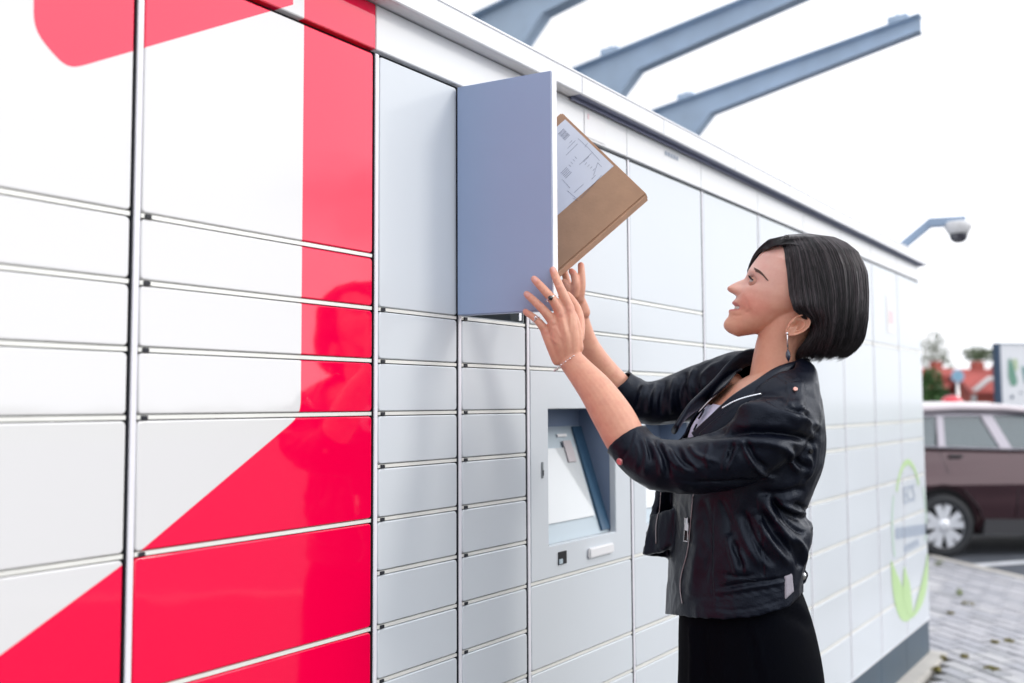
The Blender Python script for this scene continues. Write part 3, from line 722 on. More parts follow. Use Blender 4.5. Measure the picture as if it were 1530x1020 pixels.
# ------------------------------------------------------------------ red roofed houses
redroof = mat('red roof tiles', (0.36, 0.075, 0.065), 0.8, var=.2, vscale=1.5); cream = mat('cream house wall', (0.55, 0.50, 0.45), .85, var=.06, vscale=1); redwall = mat('red house wall', (0.40, 0.10, 0.08), .85, var=.1, vscale=1)
pane_m = mat('house window glass', (0.04, 0.06, 0.09), .15); framew = mat('white window frame', (.7, .7, .7), .5)
def house(label, px, t, wdt, dep, eave, ridge, wall_m, wins, yaw=0.0):
    p = DP(px, t); base_yaw = math.atan2(c_r.y, c_r.x) + yaw
    h = thing('house', label, 'house', (p.x, p.y, 0), 'red roofed houses beyond the car park', base_yaw)
    box('wall', wall_m, -wdt / 2, wdt / 2, 0, dep, -.1, eave, h)
    bm = bmesh.new(); o = .25
    prism(bm, [(-o, eave - .1), (dep / 2, ridge), (dep + o, eave - .1), (dep + o, eave + .02), (dep / 2, ridge + .14), (-o, eave + .02)], 'x', -wdt / 2 - o, wdt / 2 + o)
    bmesh.ops.recalc_face_normals(bm, faces=bm.faces); rf = from_bm('roof', bm, redroof, h)
    box('chimney', redwall, wdt * .2, wdt * .2 + .5, dep * .45, dep * .6, ridge - .3, ridge + .5, rf)
    bm = bmesh.new(); prism(bm, [(0, eave - .05), (dep / 2, ridge - .02), (dep, eave - .05)], 'x', -wdt / 2, wdt / 2); bmesh.ops.recalc_face_normals(bm, faces=bm.faces); from_bm('gable', bm, wall_m, h)
    for (x, z, w2, h2) in wins:
        wn = box('window', framew, x - w2 / 2, x + w2 / 2, -.04, .03, z - h2 / 2, z + h2 / 2, h); box('pane', pane_m, x - w2 / 2 + .07, x + w2 / 2 - .07, -.055, -.042, z - h2 / 2 + .07, z + h2 / 2 - .07, wn)
    return h
hh = house('long house with a red roof and dormer windows right of the blue road sign', 1452, 46, 3.6, 3.0, h_at(584, 46), h_at(556, 46), cream, [(-1.0, 1.55, .5, .5), (-.2, 1.55, .5, .5), (.8, 1.55, .55, .5)])
for x in (-.85, .35):   # dormers
    bm = bmesh.new(); bx(bm, x - .28, x + .28, .15, 1.0, h_at(571, 46), h_at(563, 46)); dm = from_bm('dormer', bm, redwall, hh); box('pane', pane_m, x - .2, x + .2, .12, .149, h_at(570, 46), h_at(564, 46), dm)
house('smaller red roofed house with a cream front left of the blue road sign', 1410, 52, 2.3, 3.0, h_at(578, 52), h_at(554, 52), cream, [(-.5, 1.6, .5, .5), (.45, 1.6, .45, .5)], yaw=.25)
g = house('red house with a white trimmed gable half hidden by the signboard', 1487, 38, 1.7, 2.4, h_at(588, 38), h_at(566, 38), redwall, [(.3, 1.3, .4, .5)], yaw=-.1)
bm = bmesh.new(); tube(bm, [(-.95, -.12, h_at(606, 38)), (-.9, -.12, h_at(586, 38)), (-.35, -.12, h_at(569, 38)), (.5, -.12, h_at(567, 38))], .10, 8); from_bm('white_trim', bm, framew, g)
# hedge at the foot of the houses
ho = thing('hedge', 'low green hedge along the foot of the red roofed houses', 'hedge', DP(1450, 34))
bl = [(i * .45 - 3.5, 0, .75, .42) for i in range(17)]
leaf_cloud('foliage', bl, 3200, .09, leafA, ho, 5); ho.rotation_euler = (0, 0, math.atan2(c_r.y, c_r.x))
for i in range(0): pass
bm = bmesh.new()
for i in range(17): tube(bm, [(i * .45 - 3.5, 0, -.05), (i * .45 - 3.5 + .03, 0, .8)], .03, 5)
from_bm('stem', bm, bark, ho)
ho.location.z = 0
# ------------------------------------------------------------------ blue road sign
p = DP(1429, 20)
sg = thing('road_sign', 'round pale blue road sign on a thin pole behind the brown car', 'road sign', (p.x, p.y, 0), None, math.atan2(c_r.y, c_r.x))
bm = bmesh.new(); tube(bm, [(0, .02, -.05), (0, .02, 2.0)], .022, 10); from_bm('pole', bm, M['steel'], sg)
def disc(name, m, r, y0, y1, z, parent):
    bm = bmesh.new(); prism(bm, [(r * math.cos(2 * math.pi * i / 32), z + r * math.sin(2 * math.pi * i / 32)) for i in range(32)], 'y', y0, y1); bmesh.ops.recalc_face_normals(bm, faces=bm.faces); return from_bm(name, bm, m, parent)
sgz = h_at(564, 20)
disc('plate', mat('pale sign rim', (.50, .50, .66), .4), .135, -.012, -.004, sgz, sg); disc('face', mat('sign light blue', (.25, .46, .62), .35), .112, -.016, -.0125, sgz, sg)
# ------------------------------------------------------------------ litter bin with red lid
p = DP(1419, 14); zt = h_at(593, 14)
bn = thing('litter_bin', 'litter bin whose domed red lid shows just above the car roof', 'bin', (p.x, p.y, 0))
red = mat('red lid plastic', (0.75, 0.0, 0.03), .3, coat=.5)
bm = bmesh.new(); lathe(bm, (0, 0, 0), [(0, -.03), (.09, -.03), (.10, 1.20), (0, 1.20)]); bmesh.ops.recalc_face_normals(bm, faces=bm.faces); from_bm('barrel', bm, M['plinth'], bn)
bm = bmesh.new(); lathe(bm, (0, 0, zt), [(0.16, -.14), (.16, -.105), (.12, -.04), (.08, -.012), (0, 0)]); lathe(bm, (0, 0, zt), [(0, -.14), (.16, -.14)]); bmesh.ops.recalc_face_normals(bm, faces=bm.faces); from_bm('lid', bm, red, bn)
# ------------------------------------------------------------------ sign board on the right
t_ = 11.5; p = DP(1487, t_); yawb = math.atan2(c_r.y, c_r.x) + .12
sb = thing('notice_board', 'white notice board with a dark blue side and a green picture, at the right edge', 'notice board', (p.x, p.y, 0), None, yawb)
navy = mat('navy board side', (0.03, 0.07, 0.14), .4)
z1 = h_at(515, t_); z0 = h_at(612, t_)
box('side_frame', navy, 0, .045, -.03, .07, .0, z1, sb, bev=.004); box('side_frame', navy, 1.50, 1.545, -.03, .07, .0, z1, sb, bev=.004)
box('panel', mat('board white', (.80, .82, .86), .3, var=.02), .046, 1.499, -.015, .06, z0, z1 - .012, sb, bev=.004)
box('top_frame', mat('board rim', (.35, .42, .50), .4), .046, 1.499, -.028, .065, z1 - .0115, z1, sb, bev=.002)
def flat(name, m, polys, parent, y):
    bm = bmesh.new()
    for pl_ in polys: bm.faces.new([bm.verts.new((a, y, b)) for a, b in pl_])
    bmesh.ops.recalc_face_normals(bm, faces=bm.faces)
    bmesh.ops.solidify(bm, geom=list(bm.faces), thickness=.0015); return from_bm(name, bm, m, parent)
zz = lambda py: h_at(py, t_); xx = lambda px: (px - 1487) / 1440 * t_
flat('green_picture', mat('board green print', (.16, .34, .26), .4), [[(xx(1505), zz(541)), (xx(1508), zz(537)), (xx(1512), zz(545)), (xx(1517), zz(563)), (xx(1519), zz(572)), (xx(1516), zz(579)), (xx(1508), zz(579)), (xx(1504), zz(565))]], sb, -.018)
flat('pale_picture', mat('board pale print', (.50, .62, .40), .4), [[(xx(1512), zz(538)), (xx(1520), zz(540)), (xx(1520), zz(556)), (xx(1515), zz(556))]], sb, -.018)
flat('dot_print', navy, [[(xx(1507), zz(593)), (xx(1511), zz(593)), (xx(1511), zz(598)), (xx(1507), zz(598))], [(xx(1522), zz(588)), (xx(1525), zz(588)), (xx(1525), zz(591)), (xx(1522), zz(591))]], sb, -.018)
flat('green_picture', mat('board green print 2', (.20, .38, .36), .4), [[(xx(1526), zz(550)), (xx(1545), zz(550)), (xx(1545), zz(575)), (xx(1530), zz(575))]], sb, -.018)
# ------------------------------------------------------------------ weeds and litter leaves on the paving
wm = leafmat('weed leaf', (0.16, 0.20, 0.05)); dm_ = mat('dry leaf', (0.20, 0.17, 0.05), .8, var=.3, vscale=60)
wt = [((1403, 845), .05, .07), ((1434, 889), .035, .06), ((1409, 985), .03, .02), ((1482, 1000), .05, .02), ((1508, 958), .04, .02), ((1441, 983), .03, .03), ((1400, 1003), .03, .03), ((1446, 903), .06, .02), ((1487, 960), .03, .015), ((1420, 917), .03, .015)]
labels = ['green brown weed tuft growing in the corner by the locker end', 'small upright green weed in the middle of the paving', 'brownish moss tuft on the paving nearest the locker corner', 'flat olive moss tuft low on the paving at the right', 'dry moss streak at the right edge of the paving', 'green brown tuft between pavers left of the right hand moss', 'low tuft beside the concrete footing at the picture bottom', 'flat green weed touching the small upright weed', 'tiny dry tuft left of the moss streak', 'tiny brown speck of moss left on the pale paving']
for ((px, py), r_, hz), lb in zip(wt, labels):
    g_ = GP(px, py); o = thing('weed_tuft', lb, 'weed', (g_.x, g_.y, 0), 'weeds in the paving')
    r_ *= .7
    leaf_cloud('leaves', [(0, 0, hz * .35, r_, hz / r_ * .5), (r_ * .9, r_ * .5, hz * .2, r_ * .6, hz / r_ * .4)], 70, .008, wm if hz > .05 else dm_, o, int(px))
    bm = bmesh.new()
    for k in range(5): tube(bm, [(0, 0, -.01), (random.uniform(-r_, r_) * .5, random.uniform(-r_, r_) * .5, hz * .6)], .0012, 4)
    from_bm('stem', bm, wm, o)
# ------------------------------------------------------------------ the far side of the car park (behind the camera; mirrored in the foil)
bl = []; tb_ = bmesh.new()
for i, (x, y, h) in enumerate(((-6, -24, 3.2), (2.5, -23, 2.4), (25, -20, 4.2), (31, -17, 4.6), (36, -12, 4.0), (-14, -22, 4.6), (-21, -16, 4.4))):
    bl += [(x, y, h * .62, h * .30), (x + h * .12, y + .2, h * .78, h * .22), (x - h * .14, y, h * .72, h * .22), (x, y - h * .1, h * .45, h * .28)]
    tube(tb_, [(x, y, -.1), (x + .05, y, h * .3), (x, y, h * .6)], [.14, .11, .05], 8)
far = leaf_cloud('far_trees', bl, 15000, .22, leafB, None, 3)
tmp = bmesh.new(); tmp.from_mesh(far.data); me_ = bpy.data.meshes.new('t'); tb_.to_mesh(me_); tb_.free(); nf = len(tmp.faces); tmp.from_mesh(me_); tmp.faces.ensure_lookup_table()
for f in tmp.faces[nf:]: f.material_index = 1
tmp.to_mesh(far.data); tmp.free(); far.data.materials.append(bark); tag(far, kind='stuff')

# ================================================================== the parcel
def pt(px, py, t): return CAM + (c_f + c_r * ((px - 765) / 1440) - c_u * ((py - 510) / 1440)) * t
cardb = mat('brown cardboard', (0.45, 0.275, 0.18), 0.8, spec=.2, var=.07, vscale=25, bump=.25, bscale=160)
cardlit = mat('cardboard lit side', (0.72, 0.47, 0.33), 0.85, spec=.2, var=.08, vscale=60, bump=.3, bscale=300)  # paler than the box: light on the side faces put into colour
labm = mat('white shipping label', (0.72, 0.74, 0.82), 0.5, var=.02); ink = mat('label ink', (0.16, 0.17, 0.24), 0.6)
pR, pT, pB = pt(966, 289, 1.93), pt(839, 167, 2.06), pt(826, 429, 1.93)
E1 = (pT - pR); L1 = E1.length; E1.normalize(); E2 = (pB - pR); E2 -= E1 * E2.dot(E1); L2 = E2.length; E2.normalize()
E3 = E1.cross(E2); 
if E3.dot(CAM - pR) < 0: E3 = -E3
par = thing('parcel', 'flat brown cardboard parcel with a white shipping label being put in the open locker', 'parcel', tuple(pR))
pm4 = Matrix((E1, E2, E3)).transposed().to_4x4()
par.rotation_euler = pm4.to_euler()
par_right = E1.cross(E2).dot(E3)
if par_right < 0:   # keep the frame right-handed
    E1, E2 = E2, E1; L1, L2 = L2, L1; pm4 = Matrix((E1, E2, E3)).transposed().to_4x4(); par.rotation_euler = pm4.to_euler()
swap = par_right < 0
def uvp(px, py):      # pixel on the parcel face -> local coordinates
    d = (pt(px, py, 1) - CAM); k = (pR - CAM).dot(E3) / d.dot(E3); p = CAM + d * k - pR; return (p.dot(E1), p.dot(E2))
TH = .025
bm = bmesh.new(); bx(bm, 0, L1, 0, L2, -TH, 0, bev=.003)
from_bm('box', bm, cardb, par)
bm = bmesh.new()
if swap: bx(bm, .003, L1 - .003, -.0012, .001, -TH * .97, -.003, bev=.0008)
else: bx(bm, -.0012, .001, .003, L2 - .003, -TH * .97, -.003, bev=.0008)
from_bm('lit_side_tint', bm, cardlit, par)
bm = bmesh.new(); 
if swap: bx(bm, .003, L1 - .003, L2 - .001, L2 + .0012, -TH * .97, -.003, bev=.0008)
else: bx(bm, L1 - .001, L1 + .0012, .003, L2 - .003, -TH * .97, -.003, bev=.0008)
from_bm('lit_side_tint', bm, cardlit, par)
la, lb, lc_ = uvp(917, 248), uvp(862, 302), uvp(845, 178)
a0, b0 = la; w1 = (lc_[0] - la[0]) if not swap else (lb[0] - la[0]); w2 = (lb[1] - la[1]) if not swap else (lc_[1] - la[1])
lw = max(w1, .02) if not swap else max(w1, .02) * 1.9; lh = max(w2, .02) * (1.9 if not swap else 1)
lw = min(lw, L1 - a0 - .006); lh = min(lh, L2 - b0 - .006)
bm = bmesh.new(); bx(bm, a0, a0 + lw, b0, b0 + lh, .0001, .0007); lab = from_bm('shipping_label', bm, labm, par)
def ink_poly(plist):
    bm = bmesh.new()
    for (x, y), (x2, y2), th in plist:
        p, q = Vector(uvp(x, y)), Vector(uvp(x2, y2)); d = (q - p).normalized(); n = Vector((-d.y, d.x)) * th / 2
        vs = [(p + n), (p - n), (q - n), (q + n)]
        if poly_area([(v.x, v.y) for v in vs]) < 0: vs = vs[::-1]
        a = [bm.verts.new((v.x, v.y, .0008)) for v in vs]; b = [bm.verts.new((v.x, v.y, .0011)) for v in vs]
        bm.faces.new(b); 
        for i in range(4): bm.faces.new((a[i], a[(i + 1) % 4], b[(i + 1) % 4], b[i]))
    return from_bm('label_print', bm, ink, lab)
S_ = []
for k in range(9):      # barcode
    cx_, cy_ = 838 + k * 1.15, 197 + k * 1.15; S_.append(((cx_ - 3.5, cy_ + 3.5), (cx_ + 4.5, cy_ - 4.5), .0007 if k % 3 else .0012))
for k in range(5):      # small print block
    cx_, cy_ = 843 + k * 1.8, 254 + k * 1.8; S_.append(((cx_ - 5, cy_ + 5), (cx_ + 4, cy_ - 4), .0008))
for k in range(4):
    S_.append(((850 + k * 3, 246 - k * 4), (853 + k * 3, 249 - k * 4), .0006)); S_.append(((874 + k * 4, 258 + k * 3 - 12), (877 + k * 4, 255 + k * 3 - 12), .0006))
for (a, b) in (((848, 222), (860, 210)), ((846, 232), (863, 215)), ((866, 246), (885, 228)), ((872, 242), (880, 234)), ((851, 214), (855, 210)), ((887, 262), (893, 244)), ((868, 296), (899, 262)), ((858, 288), (872, 275)), ((880, 222), (896, 240)), ((864, 207), (880, 222)), ((848, 285), (862, 297)), ((893, 243), (899, 249)), ((884, 268), (890, 262)), ((856, 296), (864, 300)), ((878, 214), (874, 220)), ((840, 268), (852, 281))):
    S_.append((a, b, .0006))
ink_poly(S_)

# ================================================================== the woman
e_f = (c_f + c_r * ((1130 - 765) / 1440)); e_f.z = 0; e_f.normalize(); e_z = Vector((0, 0, 1)); e_r = e_f.cross(e_z).normalized()
O = pt(1130, 603, 1.85)
def Q(px, py, q):
    d = c_f + c_r * ((px - 765) / 1440) - c_u * ((py - 510) / 1440)
    return CAM + d * ((q + (O - CAM).dot(e_f)) / d.dot(e_f))
PXM = 1440 / 1.85
def catmull(P, n):
    P = [np.array(p, float) for p in P]; out_ = []
    for i in range(len(P) - 1):
        p0, p1, p2, p3 = P[max(i - 1, 0)], P[i], P[i + 1], P[min(i + 2, len(P) - 1)]
        for k in range(n):
            t = k / n; out_.append(.5 * ((2 * p1) + (p2 - p0) * t + (2 * p0 - 5 * p1 + 4 * p2 - p3) * t * t + (3 * p1 - p0 - 3 * p2 + p3) * t ** 3))
    out_.append(P[-1]); return out_
def limb(bm, pts, n=5, seg=16, flat=None):
    """pts: (px, py, q, radius[, radius2]) -> smooth capped tube; radius2 = size across the view axis e_f"""
    P = []
    for p in pts:
        w_ = Q(*p[:3]); P.append((w_.x, w_.y, w_.z, p[3], p[4] if len(p) > 4 else p[3]))
    C_ = catmull(P, n); rings = []
    for i, c in enumerate(C_):
        a, b = C_[max(i - 1, 0)], C_[min(i + 1, len(C_) - 1)]; d = Vector((b[:3] - a[:3])).normalized()
        s = d.cross(e_f).normalized(); u = s.cross(d).normalized()
        rings.append([bm.verts.new(Vector(c[:3]) + s * math.cos(t) * c[3] + u * math.sin(t) * c[4]) for t in [2 * math.pi * k / seg for k in range(seg)]])
    for a, b in zip(rings, rings[1:]):
        for k in range(seg): bm.faces.new((a[k], a[(k + 1) % seg], b[(k + 1) % seg], b[k]))
    # rounded ends
    for rg_, c, c2 in ((rings[0], C_[0], C_[1]), (rings[-1], C_[-1], C_[-2])):
        d = Vector(c[:3] - c2[:3]).normalized(); cen = Vector(c[:3]); prev = rg_
        for f in (.45, .8):
            ring = [bm.verts.new(cen + (v.co - cen) * math.sqrt(1 - f * f) + d * min(c[3], c[4]) * f) for v in rg_]
            for k in range(seg): bm.faces.new((prev[k], prev[(k + 1) % seg], ring[(k + 1) % seg], ring[k]))
            prev = ring
        tip = bm.verts.new(cen + d * min(c[3], c[4]))
        for k in range(seg): bm.faces.new((prev[k], prev[(k + 1) % seg], tip))
def trunk(bm, rows_, shear=0.0, expo=2.3, seg=40, n=5):
    """rows: (py, px_left, px_right, q0, half depth) horizontal sections"""
    C_ = catmull(rows_, n); rings = []
    for c in C_:
        py, xl, xr, q0, hd = c; ring = []
        L_, R_ = Q(xl, py, q0), Q(xr, py, q0); cen = (L_ + R_) / 2; hw = (R_ - L_).length / 2
        for k in range(seg):
            t = 2 * math.pi * k / seg; cs, sn = math.cos(t), math.sin(t)
            x = hw * abs(cs) ** (2 / expo) * (1 if cs > 0 else -1); y = hd * abs(sn) ** (2 / expo) * (1 if sn > 0 else -1)
            ring.append(bm.verts.new(cen + e_r * (x + shear * y) + e_f * y))
        rings.append(ring)
    for a, b in zip(rings, rings[1:]):
        for k in range(seg): bm.faces.new((a[k], a[(k + 1) % seg], b[(k + 1) % seg], b[k]))
    bm.faces.new(rings[0][::-1]); bm.faces.new(rings[-1])
def remesh(bm, voxel, smooth_it=4, fac=.5):
    bmesh.ops.recalc_face_normals(bm, faces=bm.faces)
    me = bpy.data.meshes.new('tmp'); bm.to_mesh(me); bm.free(); o = bpy.data.objects.new('tmp', me); C.objects.link(o)
    m = o.modifiers.new('r', 'REMESH'); m.mode = 'VOXEL'; m.voxel_size = voxel; m.use_smooth_shade = True
    if smooth_it: s = o.modifiers.new('s', 'SMOOTH'); s.iterations = smooth_it; s.factor = fac
    dg = bpy.context.evaluated_depsgraph_get(); res = bpy.data.meshes.new_from_object(o.evaluated_get(dg)); bpy.data.objects.remove(o); bpy.data.meshes.remove(me)
    return res
def vco(me): a = np.empty(len(me.vertices) * 3); me.vertices.foreach_get('co', a); return a.reshape(-1, 3)
def vno(me): a = np.empty(len(me.vertices) * 3); me.vertices.foreach_get('normal', a); return a.reshape(-1, 3)
def setco(me, a): me.vertices.foreach_set('co', a.reshape(-1)); me.update()
cf_, cr_, cu_, cam_ = (np.array(v) for v in (c_f, c_r, c_u, CAM))
def pix(a):
    d = a - cam_; z = d @ cf_; return np.stack([765 + 1440 * (d @ cr_) / z, 510 - 1440 * (d @ cu_) / z], 1)
def inpoly(p, poly):
    x, y = p[:, 0], p[:, 1]; r = np.zeros(len(p), bool); n = len(poly)
    for i in range(n):
        x0, y0 = poly[i]; x1, y1 = poly[(i + 1) % n]
        c = (y0 > y) != (y1 > y); r ^= c & (x < (x1 - x0) * (y - y0) / ((y1 - y0) or 1e-9) + x0)
    return r
def seg_d(p, a, b):
    a, b = np.array(a, float), np.array(b, float); ab = b - a; t = np.clip(((p - a) @ ab) / (ab @ ab), 0, 1); return np.linalg.norm(p - a - t[:, None] * ab, axis=1), t
def strokes(me, S, facing=True):
    """folds: (polyline px, amplitude m, half width px); the cloth moves along its normal, strongest mid-stroke"""
    co, no = vco(me), vno(me); P = pix(co); view = co - cam_; view /= np.linalg.norm(view, axis=1)[:, None]
    face = np.clip(-(no * view).sum(1) * 2.2, 0, 1) if facing else np.ones(len(co)); D = np.zeros(len(co))
    for pl, amp, wd in S:
        pl = [c for c in catmull(pl, 4)]; n = len(pl) - 1; best = np.full(len(co), 1e9); tt = np.zeros(len(co))
        lo, hi = np.min(pl, 0) - 4 * wd, np.max(pl, 0) + 4 * wd
        idx = np.where((P[:, 0] > lo[0]) & (P[:, 0] < hi[0]) & (P[:, 1] > lo[1]) & (P[:, 1] < hi[1]) & (face > 0))[0]
        if not len(idx): continue
        bb = np.full(len(idx), 1e9); ti = np.zeros(len(idx))
        for i in range(n):
            d, t = seg_d(P[idx], pl[i], pl[i + 1]); m_ = d < bb; bb[m_] = d[m_]; ti[m_] = (i + t[m_]) / n
        D[idx] += amp * np.exp(-(bb / wd) ** 2) * np.clip(np.sin(np.pi * np.clip(ti, 0.02, .98)) * 1.6, 0, 1)
    co += no * (D * face)[:, None]; setco(me, co)
def crumple(me, amp, scale, stretch=(1, 1, 1), ridged=True, seed=0.0):
    co, no = vco(me), vno(me); D = np.empty(len(co))
    for i, c in enumerate(co):
        v = Vector((c[0] * stretch[0] * scale + seed, c[1] * stretch[1] * scale, c[2] * stretch[2] * scale)); n1 = noise.noise(v)
        D[i] = (1 - abs(n1) * 2.2) if ridged else n1
    co += no * ((D - D.mean()) * amp)[:, None]; setco(me, co)

wom = thing('person', 'woman with a dark bob in a black jacket reaching up to the open locker door', 'person', (Q(1130, 900, 0).x, Q(1130, 900, 0).y, 0))
wl = Matrix.Translation(-wom.location)
def wadd(name, me, mats=None, smooth=True):
    me.name = name
    if mats is not None:
        me.materials.clear(); [me.materials.append(m) for m in (mats if isinstance(mats, (list, tuple)) else [mats])]
    me.transform(wl)
    if smooth: me.polygons.foreach_set('use_smooth', [True] * len(me.polygons))
    return mobj(name, me, wom)
def wbm(name, bm, m, smooth=True):
    bmesh.ops.recalc_face_normals(bm, faces=bm.faces); me = bpy.data.meshes.new(name); bm.to_mesh(me); bm.free(); return wadd(name, me, m, smooth)

# ---------------- head: profile measured in the head's own frame (a forward, b up, c to her left = towards the camera)
PH = R(25); HC = Q(1177.3, 436, 0.0); HS = 1440 / 1.862
hF = (-e_r * math.cos(PH) + e_z * math.sin(PH)); hU = (e_r * math.sin(PH) + e_z * math.cos(PH)); hS = -e_f
def z4(x, y): return (1060 + x / 4.435, 330 + y / 4.435)
def loc_ab(x, y):
    px, py = z4(x, y); dx, dy = (px - 1177.3) / HS, -(py - 436) / HS
    return (-dx * math.cos(PH) + dy * math.sin(PH), dx * math.sin(PH) + dy * math.cos(PH))
def HL(a, b, c): return HC + hF * a + hU * b + hS * c
prof = [(520, 112), (430, 150), (345, 215), (292, 285), (262, 340), (243, 372), (198, 388), (160, 407), (134, 424), (129, 438), (140, 455), (170, 470), (190, 484), (186, 502), (170, 520), (158, 538), (160, 552), (172, 562), (150, 574), (137, 590), (138, 606), (134, 622), (118, 640), (105, 660), (101, 682), (108, 704), (128, 722)]
AB = [loc_ab(x, y) for x, y in prof]
AB.sort(key=lambda t: t[1]); pb = np.array([t[1] for t in AB]); pa = np.array([t[0] for t in AB])
basep = [(520, 112), (430, 150), (345, 215), (292, 285), (262, 340), (252, 375), (238, 420), (218, 460), (200, 490), (182, 512), (172, 538), (172, 562), (160, 585), (150, 610), (132, 645), (118, 672), (122, 700), (138, 722)]
BB = sorted([loc_ab(x, y) for x, y in basep], key=lambda t: t[1]); bb_ = np.array([t[1] for t in BB]); ba_ = np.array([t[0] for t in BB])
b_top, b_bot = loc_ab(600, 108)[1] - .004, loc_ab(125, 724)[1]
b_eye = loc_ab(318, 415)[1]; b_nose = loc_ab(131, 434)[1]; b_mouth = loc_ab(172, 562)[1]; b_chin = loc_ab(101, 682)[1]
print('HEAD', b_top, b_bot, 'eye', b_eye, 'nose', b_nose, 'mouth', b_mouth, 'chin', b_chin, 'a range', pa.min(), pa.max())
H_ = b_top - b_bot
def fr(b): return (b - b_bot) / H_
wk = np.array([0, .03, .08, .15, .25, .35, .45, .55, .65, .75, .85, .93, .98, 1.0]); wv = np.array([.018, .026, .034, .042, .050, .056, .0605, .063, .066, .068, .060, .043, .022, .004])
bkk = np.array([0, .06, .12, .2, .3, .4, .5, .6, .7, .8, .9, .97, 1.0]); bkv = np.array([.050, .030, .008, -.010, -.028, -.060, -.082, -.094, -.098, -.092, -.072, -.040, -.020])
bm = bmesh.new(); NB, NT = 190, 96; rings = []
for i in range(NB + 1):
    b = b_bot + H_ * (i / NB); f = fr(b)
    A0 = float(np.interp(b, bb_, ba_)); AP = float(np.interp(b, pb, pa)); Bk = float(np.interp(f, bkk, bkv)); W_ = float(np.interp(f, wk, wv))
    if f > .93: A0 = A0 * (1 - (f - .93) / .07 * .75) + Bk * ((f - .93) / .07 * .75); AP = A0
    ac = Bk + (A0 - Bk) * .45; ring = []
    feat = AP - A0
    for k in range(NT):
        t = 2 * math.pi * k / NT; cs, sn = math.cos(t), math.sin(t)
        ex = (2.35 if f > .42 else 1.80 + .55 * max(0, (f - .30) / .12) if f > .30 else 1.80) if cs > 0 else 2.05
        a = ac + (A0 - ac if cs > 0 else ac - Bk) * abs(cs) ** (2 / ex) * (1 if cs > 0 else -1); c = W_ * abs(sn) ** (2 / ex) * (1 if sn > 0 else -1)
        if cs > 0:
            ncw = .0088 + .0065 * math.exp(-((b - b_nose - .004) / .010) ** 2) if b > b_nose - .014 else .020
            lw_ = .021 if b < b_nose - .014 else ncw
            a += feat * math.exp(-(abs(c) / lw_) ** 2.4)
            # alar wings, eye socket, cheekbone, lips corner
            a += .0075 * math.exp(-((abs(c) - .0125) / .0055) ** 2 - ((b - b_nose - .001) / .0075) ** 2)
            a -= .0095 * math.exp(-((abs(c) - .030) / .015) ** 2 - ((b - b_eye) / .0095) ** 2)
            a += .0042 * math.exp(-((abs(c) - .034) / .018) ** 2 - ((b - b_eye - .019) / .008) ** 2)
            a += .0060 * math.exp(-((abs(c) - .037) / .018) ** 2 - ((b - b_nose + .006) / .018) ** 2)
            mf = math.exp(-(max(abs(c) - .023, 0) / .0055) ** 2); db = b - b_mouth - .002 * (abs(c) / .025) ** 2; tp_ = max(.25, 1 - (abs(c) / .031) ** 2)
            sc_ = 1 - .115 * mf * math.exp(-(db / (.0046 * tp_ ** .5)) ** 4) + .020 * mf * tp_ * (math.exp(-((db - .0080) / .0030) ** 2) + 1.3 * math.exp(-((db + .0085) / .0035) ** 2)); a = ac + (a - ac) * sc_; c *= sc_
        ring.append(bm.verts.new(HL(a, b, c)))
    rings.append(ring)
for p, q in zip(rings, rings[1:]):
    for k in range(NT): bm.faces.new((p[k], p[(k + 1) % NT], q[(k + 1) % NT], q[k]))
bm.faces.new(rings[0][::-1]); bm.faces.new(rings[-1])
# neck and upper chest
limb(bm, [(1158, 640, 0.0, .070, .09), (1158, 600, 0.0, .058, .075), (1157, 565, 0.0, .047, .052), (1159, 538, 0.0, .0430, .046), (1165, 512, 0.0, .0430, .046), (1178, 485, 0.0, .048, .048), (1195, 455, 0.0, .045, .05)], seg=32)
trunk(bm, [(556, 1128, 1188, 0, .055), (575, 1095, 1200, 0, .11), (600, 1070, 1200, 0, .125), (640, 1046, 1190, 0, .115), (700, 1050, 1175, 0, .10), (800, 1050, 1160, 0, .085), (900, 1045, 1160, 0, .09), (950, 1045, 1170, 0, .09)], shear=-.22)
# near (left) arm
limb(bm, [(1165, 618, -.11, .036), (1090, 682, -.17, .032), (985, 694, -.19, .032), (944, 668, -.19, .0365, .034), (918, 625, -.178, .0375, .035), (892, 585, -.166, .0325, .030), (868, 556, -.155, .0265, .021), (853, 538, -.150, .0235, .0165)], seg=24)
# far (right) arm
limb(bm, [(1090, 580, .12, .035), (1020, 602, .14, .030), (950, 598, .122, .031), (912, 566, .096, .030), (879, 518, .060, .024), (864, 474, .035, .021, .017)], seg=24)
# near hand: metacarpals then fingers, each its own bent chain
def finger(pts, seg=14): limb(bm, pts, n=4, seg=seg)
W = (850, 538, -.150)
mc = {'index': (850, 460, -.152), 'middle': (838, 468, -.158), 'ring': (826, 480, -.158), 'pinky': (816, 495, -.152)}
for k, (nm, m_) in enumerate(mc.items()):
    wx = 858 - k * 8; limb(bm, [(wx, 540 - k * 1, -.150, .0125, .012), ((wx + m_[0]) / 2 + 1, (540 + m_[1]) / 2, m_[2] - .004, .0125, .0115), (m_[0], m_[1], m_[2], .0108, .0105)], n=4, seg=14)
limb(bm, [(862, 520, -.146, .013, .012), (858, 485, -.146, .012, .011), (852, 466, -.148, .010, .010)], n=4, seg=12)
finger([(850, 460, -.152, .0106), (842, 441, -.156, .0092), (835, 425, -.153, .0082), (829, 411, -.147, .0076), (826, 403, -.144, .0066)])
finger([(838, 468, -.158, .0106), (827, 449, -.163, .0090), (814, 434, -.160, .0082), (803, 422, -.153, .0076), (798, 416.5, -.149, .0066)])
finger([(826, 480, -.158, .0102), (813, 464, -.163, .0086), (800, 451, -.157, .0078), (790, 442, -.149, .0072), (787, 439, -.146, .0064)])
